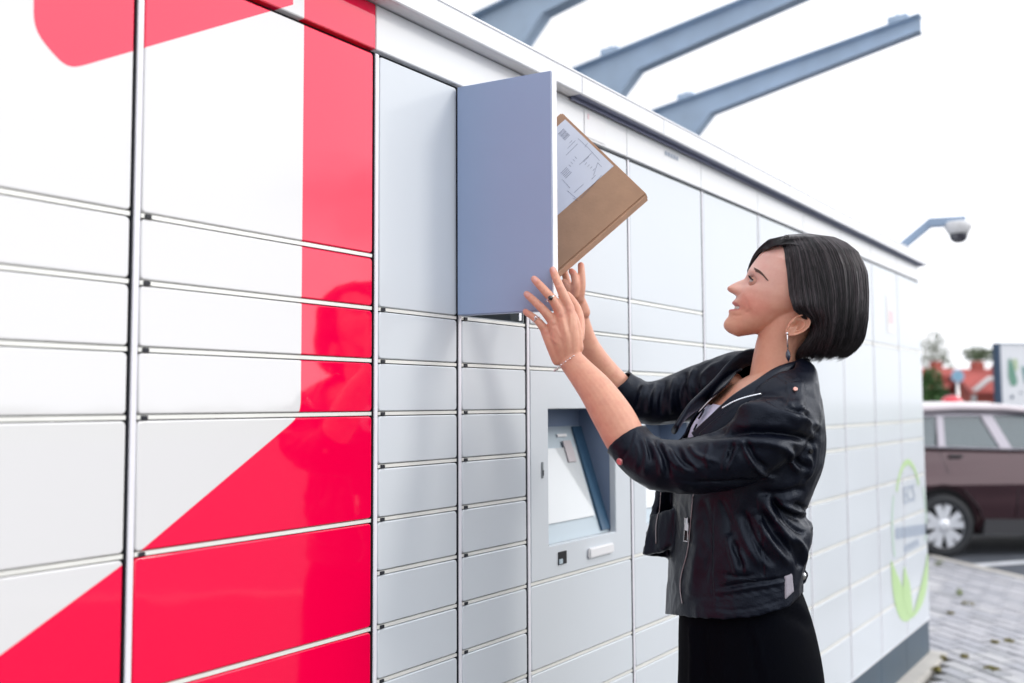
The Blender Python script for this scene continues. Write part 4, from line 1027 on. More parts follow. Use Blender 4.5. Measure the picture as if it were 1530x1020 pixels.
finger([(816, 495, -.152, .0094), (806, 482, -.157, .0076), (796, 473, -.152, .0069), (787, 467, -.146, .0063), (785, 465, -.144, .0057)])
# thumb, wrapped behind the door edge
finger([(864, 505, -.135, .0115), (866, 482, -.120, .0105), (862, 462, -.108, .0092), (853, 447, -.100, .0082), (848, 440, -.098, .0066)])
# far hand under the parcel corner
limb(bm, [(869, 468, .030, .019, .015), (860, 450, .020, .020, .014), (850, 438, .012, .018, .012)], seg=16)
finger([(866, 447, .012, .0095), (869, 428, .008, .0085), (869, 410, .010, .0078), (868, 396, .016, .0068)])
finger([(858, 440, .000, .0095), (860, 424, -.006, .0085), (858, 411, -.002, .0078), (854, 405, .004, .0066)])
finger([(850, 438, .000, .0092), (848, 428, -.006, .0082), (843, 421, -.002, .0070)])
finger([(862, 452, .030, .0095), (850, 428, .052, .0085), (845, 412, .062, .0075), (843, 402, .064, .0065)])
bodyme = remesh(bm, .0019, 3, .5)
print('body verts', len(bodyme.vertices))
bco = vco(bodyme)
# knuckle creases and tendons on the near hand
TD = []
for m_ in mc.values(): TD.append(([(m_[0] + 2, m_[1] + 6), ((m_[0] + 850) / 2 + 2, (m_[1] + 535) / 2)], .0012, 2.2)); TD.append(([(m_[0] - 4, m_[1] - 1), (m_[0] + 4, m_[1] + 3)], .0012, 3.5))
for a, b in (((846, 466), (834, 476)), ((836, 478), (824, 488)), ((824, 490), (814, 502))): TD.append(([a, ((a[0] + b[0]) / 2 + 1, (a[1] + b[1]) / 2 + 1), b], -.0008, 2.5))
for x, y, dx, dy in ((835, 425, 5, -2), (814, 434, 4, -4), (800, 451, 4, -4), (796, 473, 3, -4), (829, 412, 4, -2), (804, 423, 3, -3), (791, 443, 3, -3)):
    TD.append(([(x - dx, y - dy), (x + dx, y + dy)], -.0006, 1.2)); TD.append(([(x - dx + 2, y - dy + 4), (x + dx + 2, y + dy + 4)], .0007, 2.2))
TD += [([z4(218, 486), z4(242, 535), z4(262, 588), z4(256, 628)], -.0007, 2.6), ([z4(238, 488), z4(266, 540), z4(286, 590)], .0009, 6.5), ([z4(244, 596), z4(250, 612)], -.0012, 2.2), ([z4(150, 622), z4(185, 628), z4(214, 620)], -.0012, 2.4)]
strokes(bodyme, TD)
# legs below (hidden by the trousers), coarse, joined into the same body
bm = bmesh.new(); bm.from_mesh(bodyme)
def wlimb(bm, P, seg=14):
    rings = []
    for (x, y, z, r_) in P: rings.append([bm.verts.new((O + e_r * (x + r_ * math.cos(2 * math.pi * k / seg)) + e_f * (y + r_ * math.sin(2 * math.pi * k / seg))) * 1 + Vector((0, 0, z - O.z))) for k in range(seg)])
    for a, b in zip(rings, rings[1:]):
        for k in range(seg): bm.faces.new((a[k], a[(k + 1) % seg], b[(k + 1) % seg], b[k]))
    bm.faces.new(rings[0]); bm.faces.new(rings[-1][::-1])
for s in (-1, 1): wlimb(bm, [(-.02, s * .06, .86, .060), (-.02, s * .075, .68, .065), (-.015, s * .075, .45, .055), (0, s * .07, .30, .05), (.01, s * .07, .08, .036), (-.02, s * .07, .03, .035)])
# near ear, a dished plate with rim, lobe and hollow
ec, el = Q(1190, 487, -.062), Q(1174, 498, -.066)
eU = (Q(1208, 472, -.060) - Q(1176, 500, -.064)).normalized(); eN = (hS * .93 + e_r * .30).normalized(); eW = eU.cross(eN).normalized()
if eW.dot(-e_r) < 0: eW = -eW
grid_e = []
for i in range(15):
    r_ = i / 14; row = []
    for k in range(44):
        t = 2 * math.pi * k / 44; u_ = math.cos(t); w2_ = math.sin(t)
        ln = .0265; wd = .0155 * (1 + .22 * u_)
        h = .0075 * math.exp(-((r_ - .88) / .10) ** 2) * (1 if not (w2_ > .55 and abs(u_) < .6) else .35)
        h += .0045 * math.exp(-((r_ - .52) / .12) ** 2) * (1 if w2_ < .2 else .3)
        h -= .006 * math.exp(-(r_ / .38) ** 2)
        h += .0050 * math.exp(-((r_ - .72) / .2) ** 2) * math.exp(-((t - math.pi * .5) / .35) ** 2)
        if u_ < -.7: h = .002 + .003 * (1 - r_)
        if r_ > .93: h -= .004 * (r_ - .93) / .07
        row.append(bm.verts.new(ec + eU * u_ * ln * r_ + eW * w2_ * wd * r_ + eN * (h + .004 + .005 * r_ * max(0, -w2_))))
    grid_e.append(row)
for a, b in zip(grid_e[1:], grid_e[2:]):
    for k in range(44): bm.faces.new((a[k], a[(k + 1) % 44], b[(k + 1) % 44], b[k]))
bm.faces.new(grid_e[1])
rim = [bm.verts.new(v.co - eN * .012 - (v.co - ec) * .25) for v in grid_e[-1]]
for k in range(44): bm.faces.new((grid_e[-1][k], grid_e[-1][(k + 1) % 44], rim[(k + 1) % 44], rim[k]))
bmesh.ops.recalc_face_normals(bm, faces=bm.faces)
bodyme = bpy.data.meshes.new('body'); bm.to_mesh(bodyme); bm.free()
co = vco(bodyme)
# skin tone: lips, blush, finger tips, nails and brows are differences of the skin itself; mouth gap and nostrils are painted shade
hl = co - np.array(HC); la_, lb_, lc2 = hl @ np.array(hF), hl @ np.array(hU), hl @ np.array(hS); PX = pix(co)
col = np.tile(np.array([0.70, 0.355, 0.245]), (len(co), 1)); fm_ = np.exp(-(np.linalg.norm(hl - np.array(hF) * .05 - np.array(hU) * .03, axis=1) / .085) ** 4)[:, None]; col = col * (1 - fm_) + np.array([.82, .51, .44]) * fm_
def blend(mask, c): global col; col = col * (1 - mask[:, None]) + np.array(c) * mask[:, None]
near_head = (np.linalg.norm(hl, axis=1) < .16)
blend(.50 * np.exp(-((np.abs(lc2) - .045) / .024) ** 2 - ((lb_ - (b_nose - .012)) / .022) ** 2) * near_head * np.clip(la_ / .03, 0, 1), (.70, .22, .17))
blend(.35 * np.exp(-(lc2 / .012) ** 2 - ((lb_ - b_nose) / .012) ** 2) * near_head * (la_ > .06), (.66, .24, .19))
ldb = np.abs(lb_ - b_mouth - .002 * (np.abs(lc2) / .025) ** 2 + .0006); lipm = np.clip(1.5 - (ldb / (.0112 * np.clip(1 - (np.abs(lc2) / .031) ** 2, 0.02, 1) ** .5)) ** 4, 0, 1) * (np.abs(lc2) < .031) * (la_ > .030) * near_head
blend(np.clip(lipm, 0, 1) * .80, (.58, .17, .16)); blend(.9 * np.exp(-(ldb / .0030) ** 4) * (np.abs(lc2) < .027) * near_head * (la_ > .03), (.14, .03, .03))
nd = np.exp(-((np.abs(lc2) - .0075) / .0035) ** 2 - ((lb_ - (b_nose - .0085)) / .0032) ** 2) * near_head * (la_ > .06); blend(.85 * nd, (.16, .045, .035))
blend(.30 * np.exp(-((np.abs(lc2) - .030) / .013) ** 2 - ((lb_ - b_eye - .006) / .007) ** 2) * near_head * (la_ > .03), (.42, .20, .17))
for x, y in ((826, 403), (798, 417), (787, 440), (785, 465), (868, 394), (854, 405)):
    d = np.linalg.norm(PX - [x, y], axis=1); blend(.55 * np.exp(-(d / 6) ** 2) * (co[:, 2] > 1.3) * (PX[:, 0] < 900), (.66, .22, .18))
for m_ in mc.values():
    d = np.linalg.norm(PX - [m_[0] - 1, m_[1] + 1], axis=1); blend(.40 * np.exp(-(d / 6) ** 2), (.62, .24, .18))
for (x, y, ax_, ay_) in ((827, 403, -.5, -1), (799, 417.5, -.7, -.7), (788, 440, -.8, -.6)):   # nails
    d0 = (PX[:, 0] - x) * ay_ * -1 + (PX[:, 1] - y) * ax_; d1 = (PX[:, 0] - x) * ax_ + (PX[:, 1] - y) * ay_
    blend(.55 * np.exp(-(d0 / 3.2) ** 4 - ((d1 - 1) / 4.5) ** 4), (.80, .50, .46))
blend(.25 * (PX[:, 0] < 960) * np.array([noise.noise(Vector(c * 45)) > .1 for c in co]), (.62, .27, .20))
mott = np.array([noise.noise(Vector(c * 70)) * .5 + noise.noise(Vector(c * 210 + np.array([3., 1, 2]))) * .5 for c in co]); col *= np.stack([1 + mott * .05, 1 + mott * .13, 1 + mott * .12], 1)
at_ = bodyme.color_attributes.new('tone', 'FLOAT_COLOR', 'POINT'); at_.data.foreach_set('color', np.concatenate([col, np.ones((len(co), 1))], 1).ravel())
skin = mat('skin', (0.62, 0.33, 0.23), 0.42, spec=.45, sss=.14, bump=.22, bscale=1100)
sb_ = skin.node_tree; an = N(sb_, 'ShaderNodeVertexColor', layer_name='tone'); sb_.links.new(an.outputs['Color'], sb_.nodes['Principled BSDF'].inputs['Base Color'])
from mathutils.bvhtree import BVHTree
def bvh_of(me): return BVHTree.FromPolygons([tuple(v.co) for v in me.vertices], [tuple(p.vertices) for p in me.polygons])
bt_body = bvh_of(bodyme)
def lay(bt, px, py, lift=0.0):
    d = (pt(px, py, 1) - CAM).normalized(); h = bt.ray_cast(CAM, d)
    return (h[0] + h[1] * lift * (1 if h[1].dot(d) < 0 else -1)) if h[0] is not None else None
def laid(bt, pts, lift): return [p for p in (lay(bt, x, y, lift) for x, y in pts) if p is not None]
body_obj = wadd('body', bodyme, skin)
# eyes
whitee = mat('eye white', (.50, .47, .46), .15, coat=.6); iris = mat('brown iris', (.045, .022, .012), .1, coat=1)
for s in (1, -1):
    ea = float(np.interp(b_eye, bb_, ba_)) - .0210; c0 = HL(ea, b_eye, s * .0285); bm = bmesh.new()
    bmesh.ops.create_uvsphere(bm, u_segments=28, v_segments=20, radius=.0118)
    bmesh.ops.rotate(bm, verts=bm.verts, cent=(0, 0, 0), matrix=hF.to_track_quat('Z', 'Y').to_matrix()); bmesh.ops.translate(bm, verts=bm.verts, vec=c0)
    gz = (hF + hU * .12).normalized()
    for f in bm.faces: f.material_index = 1 if (f.calc_center_median() - c0).normalized().dot(gz) > math.cos(R(34)) else 0
    me = bpy.data.meshes.new('eye'); bm.to_mesh(me); bm.free(); wadd('eye', me, [whitee, iris])
    bm = bmesh.new(); bmesh.ops.create_uvsphere(bm, u_segments=40, v_segments=30, radius=.0131)
    bmesh.ops.rotate(bm, verts=bm.verts, cent=(0, 0, 0), matrix=hS.to_track_quat('Z', 'Y').to_matrix()); 
    kill = []
    for f in bm.faces:
        c = f.calc_center_median(); el_ = math.degrees(math.atan2(c.dot(hU), c.dot(hF))); lat = abs(c.dot(hS)) / .0131
        if (-15 < el_ < 19 and c.dot(hF) > 0 and lat < .93) or c.dot(hF) < -.006: kill.append(f)
    bmesh.ops.delete(bm, geom=kill, context='FACES'); bmesh.ops.translate(bm, verts=bm.verts, vec=c0)
    me = bpy.data.meshes.new('eyelid'); bm.to_mesh(me); bm.free()
    ca = me.color_attributes.new('tone', 'FLOAT_COLOR', 'POINT'); ca.data.foreach_set('color', np.tile([.55, .28, .21, 1], len(me.vertices)).astype(float)); wadd('eyelid', me, skin)
    bm = bmesh.new()
    for k in range(22):
        la2 = -.9 + 1.8 * k / 21; el_ = R(17); base = c0 + (hF * math.cos(el_) + hU * math.sin(el_)) * .0133 * math.sqrt(max(0, 1 - la2 ** 2 * .8)) + hS * la2 * .0118
        o_ = (hF * .9 + hU * .35 + hS * la2 * .8).normalized(); tube(bm, [base, base + o_ * .003, base + o_ * .0058 + hU * .0018], [.0008, .0006, .0002], 4)
    edge = [c0 + (hF * math.cos(R(17)) + hU * math.sin(R(17))) * .0134 * math.sqrt(max(0, 1 - (t / 10) ** 2 * .8)) + hS * (t / 10) * .0120 for t in range(-10, 11)]
    tube(bm, edge, .0014, 5); wbm('eyelashes', bm, M['black'])
browm = mat('brow hair', (.13, .08, .065), .8)
bm = bmesh.new()
bp_ = catmull([z4(300, 322), z4(330, 336), z4(355, 358), z4(380, 388)], 12)
for i, (x, y) in enumerate(bp_):
    f = i / (len(bp_) - 1); wd = 2.3 * (1 - f) ** .6 + .5
    for j in range(5):
        o_ = (j / 4 - .5) * 2 * wd; q1 = laid(bt_body, [(x + o_ * .4 + random.uniform(-.9, .9), y + o_ + random.uniform(-.5, .3)), (x + 1.2, y + o_ * .8 + .7), (x + 2.6, y + o_ * .5 + 2.0)], .0006)
        if len(q1) == 3: tube(bm, q1, [.00038, .0003, .0001], 4)
wbm('eyebrow', bm, browm)
# teeth
bm = bmesh.new()
for k in range(-7, 8):
    a_m = float(np.interp(b_mouth, bb_, ba_)); Wm = float(np.interp(fr(b_mouth), wk, wv)); Bm = float(np.interp(fr(b_mouth), bkk, bkv)); acm = Bm + (a_m - Bm) * .45; cc_ = k * .0038; a_c = acm + (a_m - acm) * (1 - (abs(cc_) / Wm) ** 1.8) ** (1 / 1.8) * .955 - .002; c = HL(a_c, b_mouth + .0014 + .0015 * (cc_ / .02) ** 2, cc_ * .97)
    r = bmesh.ops.create_cube(bm, size=1.0); m4 = Matrix((hF, hS, hU)).transposed().to_4x4()
    for v in r['verts']: v.co = c + (m4 @ Vector((v.co.x * .006, v.co.y * .0037, v.co.z * .0078)))
wbm('teeth', bm, mat('tooth enamel', (.78, .76, .72), .2, coat=.5), False)

# ---------------- jacket
bm = bmesh.new()
trunk(bm, [(541, 1122, 1206, 0, .060), (552, 1104, 1212, 0, .100), (572, 1078, 1212, 0, .150), (600, 1054, 1217, 0, .168), (645, 1028, 1223, 0, .168), (690, 1014, 1221, 0, .160), (735, 1008, 1204, 0, .155), (762, 1006, 1193, 0, .150), (786, 1005, 1206, 0, .155), (820, 1002, 1199, 0, .160), (860, 1001, 1192, 0, .160), (900, 999, 1190, 0, .165), (955, 997, 1192, 0, .165)], shear=-.22)
limb(bm, [(1180, 616, -.120, .056, .052), (1150, 645, -.165, .060, .058), (1095, 683, -.185, .0535), (1030, 697, -.19, .0470), (985, 694, -.19, .0455), (955, 679, -.19, .0430), (936, 656, -.187, .0415), (915, 628, -.18, .042)], n=6, seg=28)
limb(bm, [(1105, 566, .115, .060, .055), (1050, 583, .150, .056), (995, 600, .145, .0490), (960, 600, .125, .0440), (930, 583, .105, .0415), (905, 560, .09, .040)], n=6, seg=24)
# open far front panel
def slabq(bm, pts, th):
    P = [Q(*p) for p in pts]; c = sum(P, Vector()) / len(P); n = (P[1] - P[0]).cross(P[2] - P[0]).normalized()
    a = [bm.verts.new(p + n * th / 2) for p in P]; b = [bm.verts.new(p - n * th / 2) for p in P]; k = len(P)
    bm.faces.new(a); bm.faces.new(b[::-1])
    for i in range(k): bm.faces.new((a[i], a[(i + 1) % k], b[(i + 1) % k], b[i]))
for a, b, c, d in (((1030, 640, .06), (1060, 640, .10), (1050, 690, .11), (990, 700, .05)), ((990, 700, .05), (1050, 690, .11), (1040, 760, .12), (974, 770, .035)), ((974, 770, .035), (1040, 760, .12), (1040, 838, .12), (963, 829, .02))):
    slabq(bm, [a, b, c, d], .016)
slabq(bm, [(974, 770, .035), (1010, 760, -.02), (1004, 815, -.02), (985, 826, .0), (963, 829, .02)], .014)
jk = remesh(bm, .0033, 6, .5)
crumple(jk, .0032, 11, (1, 1, .6)); crumple(jk, .0014, 34, (1, 1, .8), seed=5.0)
F = []
def S(a, w_, *pl): F.append(([tuple(map(float, p)) for p in pl], a, w_))
# shoulder fold lying over the upper arm
S(.012, 11, (1060, 628), (1110, 615), (1165, 618), (1215, 634)); S(-.016, 6, (1048, 650), (1100, 643), (1150, 645), (1190, 652), (1222, 664)); S(.006, 6, (1062, 664), (1110, 660), (1160, 665), (1205, 690))
S(.007, 5, (1190, 600), (1200, 625), (1228, 640)); S(-.007, 4, (1182, 612), (1206, 622), (1222, 650)); S(.006, 4, (1172, 606), (1190, 612), (1210, 616)); S(-.005, 3, (1170, 614), (1195, 620), (1212, 630))
# sleeve creases
S(.005, 3.2, (1106, 656), (1118, 682), (1135, 705), (1160, 717)); S(-.006, 4, (1112, 652), (1128, 684), (1146, 700)); S(.004, 3, (1104, 662), (1096, 682), (1086, 706)); S(-.004, 3.5, (1096, 660), (1088, 690)); S(.004, 3, (1062, 662), (1056, 684), (1060, 700))
S(.005, 4, (1000, 668), (1012, 690), (1030, 706)); S(-.005, 4, (1010, 664), (1022, 690), (1040, 700)); S(.006, 4, (972, 660), (984, 684), (990, 712)); S(-.006, 3.5, (980, 656), (993, 684), (1000, 716)); S(.005, 3.5, (958, 652), (966, 680), (962, 712)); S(-.004, 3, (964, 654), (974, 690))
S(.005, 3.5, (1030, 664), (1042, 680), (1075, 690)); S(-.005, 4, (1040, 720), (1080, 722), (1120, 718))
S(.006, 4, (1178, 668), (1182, 690), (1196, 706)); S(-.006, 4, (1188, 664), (1192, 690), (1210, 700)); S(.005, 4, (1205, 680), (1212, 695), (1205, 715)); S(-.008, 6, (1130, 735), (1170, 738), (1205, 728))
# back and side, bunching above the waist
S(.012, 8, (1200, 752), (1212, 768), (1214, 786)); S(-.010, 6, (1150, 740), (1172, 765), (1205, 775)); S(.008, 5, (1140, 748), (1165, 785), (1196, 818)); S(-.009, 5, (1152, 748), (1178, 778), (1204, 800)); S(.007, 5, (1128, 768), (1150, 808), (1182, 846)); S(-.007, 5, (1136, 762), (1160, 800), (1192, 836)); S(.007, 4, (1160, 752), (1186, 762), (1210, 768)); S(-.006, 4, (1110, 760), (1128, 806), (1160, 846)); S(.005, 5, (1100, 770), (1116, 812), (1140, 850))
S(-.006, 5, (1176, 806), (1192, 830), (1196, 850)); S(.006, 4, (1186, 800), (1202, 822), (1202, 846))
# front lower panel, pocket welt and waistband seams
S(.005, 4, (1086, 800), (1094, 830), (1102, 862)); S(-.006, 4, (1094, 806), (1104, 832), (1110, 850)); S(.004, 3, (1102, 820), (1112, 838), (1116, 858)); S(-.006, 2.2, (1070, 880), (1110, 872), (1150, 868), (1178, 862)); S(.003, 3, (1070, 886), (1120, 878), (1178, 868)); S(-.004, 2.5, (1080, 858), (1110, 862), (1128, 858)); S(-.004, 6, (1050, 740), (1060, 800), (1052, 880)); S(.004, 7, (1036, 745), (1040, 820), (1030, 900)); S(-.005, 5, (1075, 742), (1090, 780), (1088, 800))
# seams: armhole, side panel, yoke, sleeve, waistband stitching
for pl in (((1206, 640), (1216, 668), (1212, 700), (1196, 722)), ((1142, 600), (1158, 612), (1178, 618)), ((1068, 745), (1062, 800), (1064, 870), (1066, 920)), ((1128, 742), (1136, 790), (1140, 850), (1142, 862)), ((1004, 884), (1040, 890), (1090, 888), (1140, 880), (1176, 872)), ((1006, 888), (1040, 894), (1090, 892), (1140, 884), (1176, 876)), ((1000, 715), (1050, 722), (1110, 720), (1170, 706)), ((948, 640), (940, 668), (924, 694)), ((1150, 556), (1176, 572), (1180, 600)), ((1030, 905), (1080, 912), (1130, 908), (1175, 894))): S(-.0022, 1.6, *pl); S(.0010, 1.8, *[(x + 3.2, y + 1.2) for x, y in pl])
S(.008, 6, (1196, 764), (1210, 778), (1213, 792)); S(-.008, 4, (1186, 752), (1198, 758), (1204, 764)); S(.004, 2.2, (1150, 770), (1172, 800), (1190, 832)); S(-.004, 2.2, (1158, 770), (1178, 796), (1196, 820)); S(.004, 2.0, (1168, 764), (1186, 782), (1204, 794)); S(.003, 2.0, (1120, 790), (1132, 826), (1150, 852))
S(.004, 2.0, (1090, 664), (1082, 686), (1080, 704)); S(.0035, 2.0, (1020, 670), (1032, 690), (1046, 702)); S(.004, 2.0, (990, 660), (1000, 684), (1016, 702)); S(.003, 1.8, (950, 660), (954, 680), (948, 704)); S(-.003, 2, (1000, 664), (1012, 680), (1024, 694))
# far sleeve
S(.006, 4, (1040, 548), (1030, 575), (1040, 605)); S(-.006, 4, (1028, 555), (1016, 585), (1020, 615)); S(.006, 4, (1010, 562), (1002, 590), (1004, 620)); S(-.005, 4, (996, 566), (988, 595), (988, 622)); S(.005, 4, (980, 568), (970, 592), (968, 618)); S(-.005, 3, (962, 574), (955, 596), (950, 612)); S(.005, 4, (1075, 540), (1050, 562), (1052, 590))
S(-.004, 3, (1120, 600), (1140, 590), (1170, 592)); S(.005, 7, (1100, 620), (1140, 605), (1170, 600))
strokes(jk, F)
co = vco(jk); PXj = pix(co)
hole = [(1110, 524), (1193, 524), (1187, 548), (1160, 558), (1136, 575), (1108, 592), (1084, 609), (1062, 626), (1046, 642), (1040, 652), (1012, 656), (1008, 646), (1022, 626), (1044, 606), (1066, 590), (1088, 570), (1102, 550)]
bmj = bmesh.new(); bmj.from_mesh(jk); bmj.faces.ensure_lookup_table()
cen = np.array([tuple(f.calc_center_median()) for f in bmj.faces]); nor = np.array([tuple(f.normal) for f in bmj.faces]); PC = pix(cen)
facing = ((cen - cam_) * nor).sum(1) < 0
kill = inpoly(PC, [(1108, 515), (1194, 515), (1187, 551), (1150, 558), (1108, 552)]) & ((cen - np.array(O)) @ np.array(e_f) < .10)
kill |= inpoly(PC, hole) & facing & ((cen - np.array(O)) @ np.array(e_f) < .10)
hemx = np.interp(PC[:, 0], [960, 1000, 1040, 1085, 1130, 1180, 1196, 1205], [917, 917, 923, 925, 921, 906, 889, 879]); kill |= (PC[:, 1] > hemx) & ((nor[:, 2] < .9))
def cuffcut(px, py, q, px2, py2, q2):
    p = np.array(Q(px, py, q)); n = np.array(Q(px2, py2, q2)) - p; n /= np.linalg.norm(n); return ((cen - p) @ n > 0) & (np.linalg.norm(cen - p, axis=1) < .09)
kill |= cuffcut(931, 660, -.187, 905, 622, -.175); kill |= cuffcut(918, 574, .10, 898, 548, .085)
bmesh.ops.delete(bmj, geom=[f for f, k in zip(bmj.faces, kill) if k], context='FACES')
for v in bmj.verts: pass
bnd = [e for e in bmj.edges if e.is_boundary]
bv = {v for e in bnd for v in e.verts}
for _ in range(6):     # even out the cut edges
    new = {}
    for v in bv:
        nb = [e.other_vert(v) for e in v.link_edges if e.is_boundary]
        if len(nb) == 2: new[v] = (v.co * 2 + nb[0].co + nb[1].co) / 4
    for v, c in new.items(): v.co = c
jk2 = bpy.data.meshes.new('jacket'); bmj.to_mesh(jk2); bmj.free(); bt_j = bvh_of(jk2)
leather = mat('black leather', (0.0025, 0.0035, 0.009), 0.36, spec=.30, var=.05, vscale=30, bump=.35, bscale=420)
leather.node_tree.nodes['Principled BSDF'].inputs['Specular Tint'].default_value = (.72, .82, 1, 1)
lin = mat('black lining', (0.006, 0.006, 0.008), .8)
jo = wadd('jacket', jk2, leather); sd = jo.modifiers.new('thickness', 'SOLIDIFY'); sd.thickness = .0035; sd.offset = -1
# shirt under the jacket
bm = bmesh.new()
trunk(bm, [(604, 1062, 1195, 0, .140), (640, 1036, 1190, 0, .148), (690, 1028, 1176, 0, .130), (780, 1030, 1165, 0, .11), (870, 1030, 1165, 0, .11), (890, 1030, 1165, 0, .11)], shear=-.22, seg=64)
me = bpy.data.meshes.new('shirt'); bmesh.ops.recalc_face_normals(bm, faces=bm.faces); bmesh.ops.delete(bm, geom=[f for f in bm.faces if len(f.verts) > 4], context='FACES'); bmesh.ops.subdivide_edges(bm, edges=bm.edges, cuts=1); bm.to_mesh(me); bm.free()
crumple(me, .004, 18); wadd('shirt', me, mat('lavender white shirt', (.62, .62, .80), .75, bump=.1, bscale=300))
# collar and lapels: padded strips along the neckline
def strip(name, line, wid, th, m, bt=None, lift=.003, n=6):
    """line: list of (px,py,q) centre points, wid m, laid as a flat padded band"""
    P = [Vector(v) for v in catmull([tuple(Q(*p)) for p in line], n)]; bm = bmesh.new(); rings = []
    for i, p in enumerate(P):
        d = (P[min(i + 1, len(P) - 1)] - P[max(i - 1, 0)]).normalized(); nrm_ = (p - (O + e_z * (p.z - O.z) + e_r * .03)); nrm_ -= d * nrm_.dot(d); nrm_.normalize(); s = d.cross(nrm_)
        w2 = wid[0] + (wid[1] - wid[0]) * i / (len(P) - 1) if isinstance(wid, tuple) else wid
        ring = []
        for k in range(12):
            t = 2 * math.pi * k / 12; cs, sn = math.cos(t), math.sin(t); ring.append(bm.verts.new(p + s * w2 * cs + nrm_ * th * abs(sn) ** .7 * (1 if sn > 0 else -1)))
        rings.append(ring)
    for a, b in zip(rings, rings[1:]):
        for k in range(12): bm.faces.new((a[k], a[(k + 1) % 12], b[(k + 1) % 12], b[k]))
    bm.faces.new(rings[0][::-1]); bm.faces.new(rings[-1]); return wbm(name, bm, m)
strip('collar', [(1208, 552, .02), (1206, 548, -.02), (1192, 552, -.065), (1165, 561, -.105), (1135, 580, -.135), (1100, 602, -.150), (1066, 632, -.150), (1040, 655, -.145)], (.018, .015), .006, leather)
strip('lapel', [(1176, 566, -.095), (1140, 590, -.140), (1104, 612, -.158), (1076, 634, -.160), (1050, 655, -.155)], (.016, .013), .005, leather)
strip('collar', [(1150, 532, .07), (1118, 534, .060), (1096, 548, .055), (1072, 574, .030), (1048, 596, -.005), (1026, 616, -.035), (1008, 642, -.06)], (.016, .018), .006, leather)
# zips, studs and buckle
zipm = mat('zip tape and teeth', (.42, .40, .42), .35, metal=.7); zipb = mat('bright zip', (.72, .76, .82), .25, metal=.9)
def zipper(name, pts, m, r_=.0013, bt=None, q=None):
    P = laid(bt, catmull(pts, 5), .0012) if bt else [Q(*p) for p in catmull(pts, 5)]
    bm = bmesh.new(); tube(bm, P, r_, 6)
    for i in range(len(P) - 1):
        L = (P[i + 1] - P[i]).length; n = max(1, int(L / .0035))
        for k in range(n):
            c = P[i].lerp(P[i + 1], k / n); r = bmesh.ops.create_icosphere(bm, subdivisions=1, radius=r_ * 1.35); bmesh.ops.translate(bm, verts=r['verts'], vec=c)
    return wbm(name, bm, m)
zipper('front_zip', [(1036, 738), (1034, 765), (1031, 800), (1027, 828), (1019, 858), (1017, 880), (1020, 902)], zipm, .0009, bt_j)
zipper('far_front_zip', [(987, 736), (985, 760), (981, 785), (981, 812)], zipm, .0009, bt_j)
zipper('lapel_zip', [(1080, 609, -.172), (1094, 601, -.172), (1112, 594, -.168), (1137, 588, -.160)], zipb, .0016)
zipper('pocket_zip', [(1078, 872), (1100, 866), (1130, 866)], leather, .0009, bt_j)
zipper('far_lapel_zip', [(1070, 590, -.02), (1058, 600, -.03), (1044, 615, -.045)], zipm, .0011)
def plate(name, px, py, w_, h_, th, m, bt, rot=0.0, lift=.002):
    p = lay(bt, px, py, lift); d = (pt(px, py, 1) - CAM).normalized(); h = bt.ray_cast(CAM, d); n = h[1] if h[1].dot(d) < 0 else -h[1]
    n = (n - d * .6).normalized(); u = e_z - n * e_z.dot(n); u.normalize(); s = u.cross(n); cR, sR = math.cos(rot), math.sin(rot); u, s = u * cR + s * sR, s * cR - u * sR
    bm = bmesh.new(); r = bmesh.ops.create_cube(bm, size=1.0)
    for v in bm.verts: v.co = p + s * v.co.x * w_ + u * v.co.y * h_ + n * v.co.z * th
    bmesh.ops.bevel(bm, geom=list(bm.edges), offset=min(w_, h_, th) * .2, segments=2, affect='EDGES'); return wbm(name, bm, m, False)
def patch(name, quad, m, bt, lift=.0035, n=9):
    bm = bmesh.new(); A, B, C2, D2 = [Vector(q) for q in quad]; g = []
    for i in range(n):
        row = []
        for j in range(n):
            u, v = i / (n - 1), j / (n - 1); p = A.lerp(B, u).lerp(D2.lerp(C2, u), v); edge_ = min(u, 1 - u, v, 1 - v) < .01
            row.append(lay(bt, p.x, p.y, -.001 if edge_ else lift))
        g.append([bm.verts.new(p) for p in row])
    for i in range(n - 1):
        for j in range(n - 1): bm.faces.new((g[i][j], g[i + 1][j], g[i + 1][j + 1], g[i][j + 1]))
    return wbm(name, bm, m)
def stud(name, px, py, r_, m, bt, lift=.001, th=.003):
    d = (pt(px, py, 1) - CAM).normalized(); h = bt.ray_cast(CAM, d); n = h[1] if h[1].dot(d) < 0 else -h[1]; n = (n - d * .5).normalized(); p = h[0] + n * lift
    bm = bmesh.new(); q = n.to_track_quat('Z', 'Y').to_matrix().to_4x4(); lathe(bm, (0, 0, 0), [(r_, -.001), (r_, th * .5), (r_ * .8, th), (r_ * .45, th * .8), (0, th * .85)], 16); bmesh.ops.transform(bm, matrix=Matrix.Translation(p) @ q, verts=bm.verts); return wbm(name, bm, m)
plate('zip_pull', 1029, 795, .010, .034, .003, M['steel'], bt_j, .05, .004); plate('zip_pull_slot', 1029, 800, .005, .018, .0025, lin, bt_j, .05, .0055)
plate('zip_slider', 1030, 778, .008, .010, .005, M['steel'], bt_j, 0, .004)
patch('epaulette', [(1171, 570), (1201, 566), (1206, 606), (1176, 612)], leather, bt_j); stud('epaulette_stud', 1187, 583, .0042, M['copper'], bt_j, .006)
stud('cuff_button', 927, 689, .0065, mat('pink copper button', (.70, .30, .30), .3, metal=.6), bt_j, .001, .004) if lay(bt_j, 927, 689) else None
stud('sleeve_stud', 1211, 674, .004, lin, bt_j)
stud('lapel_stud', 1010, 650, .0035, M['steel'], bt_j) if lay(bt_j, 1010, 650) else None
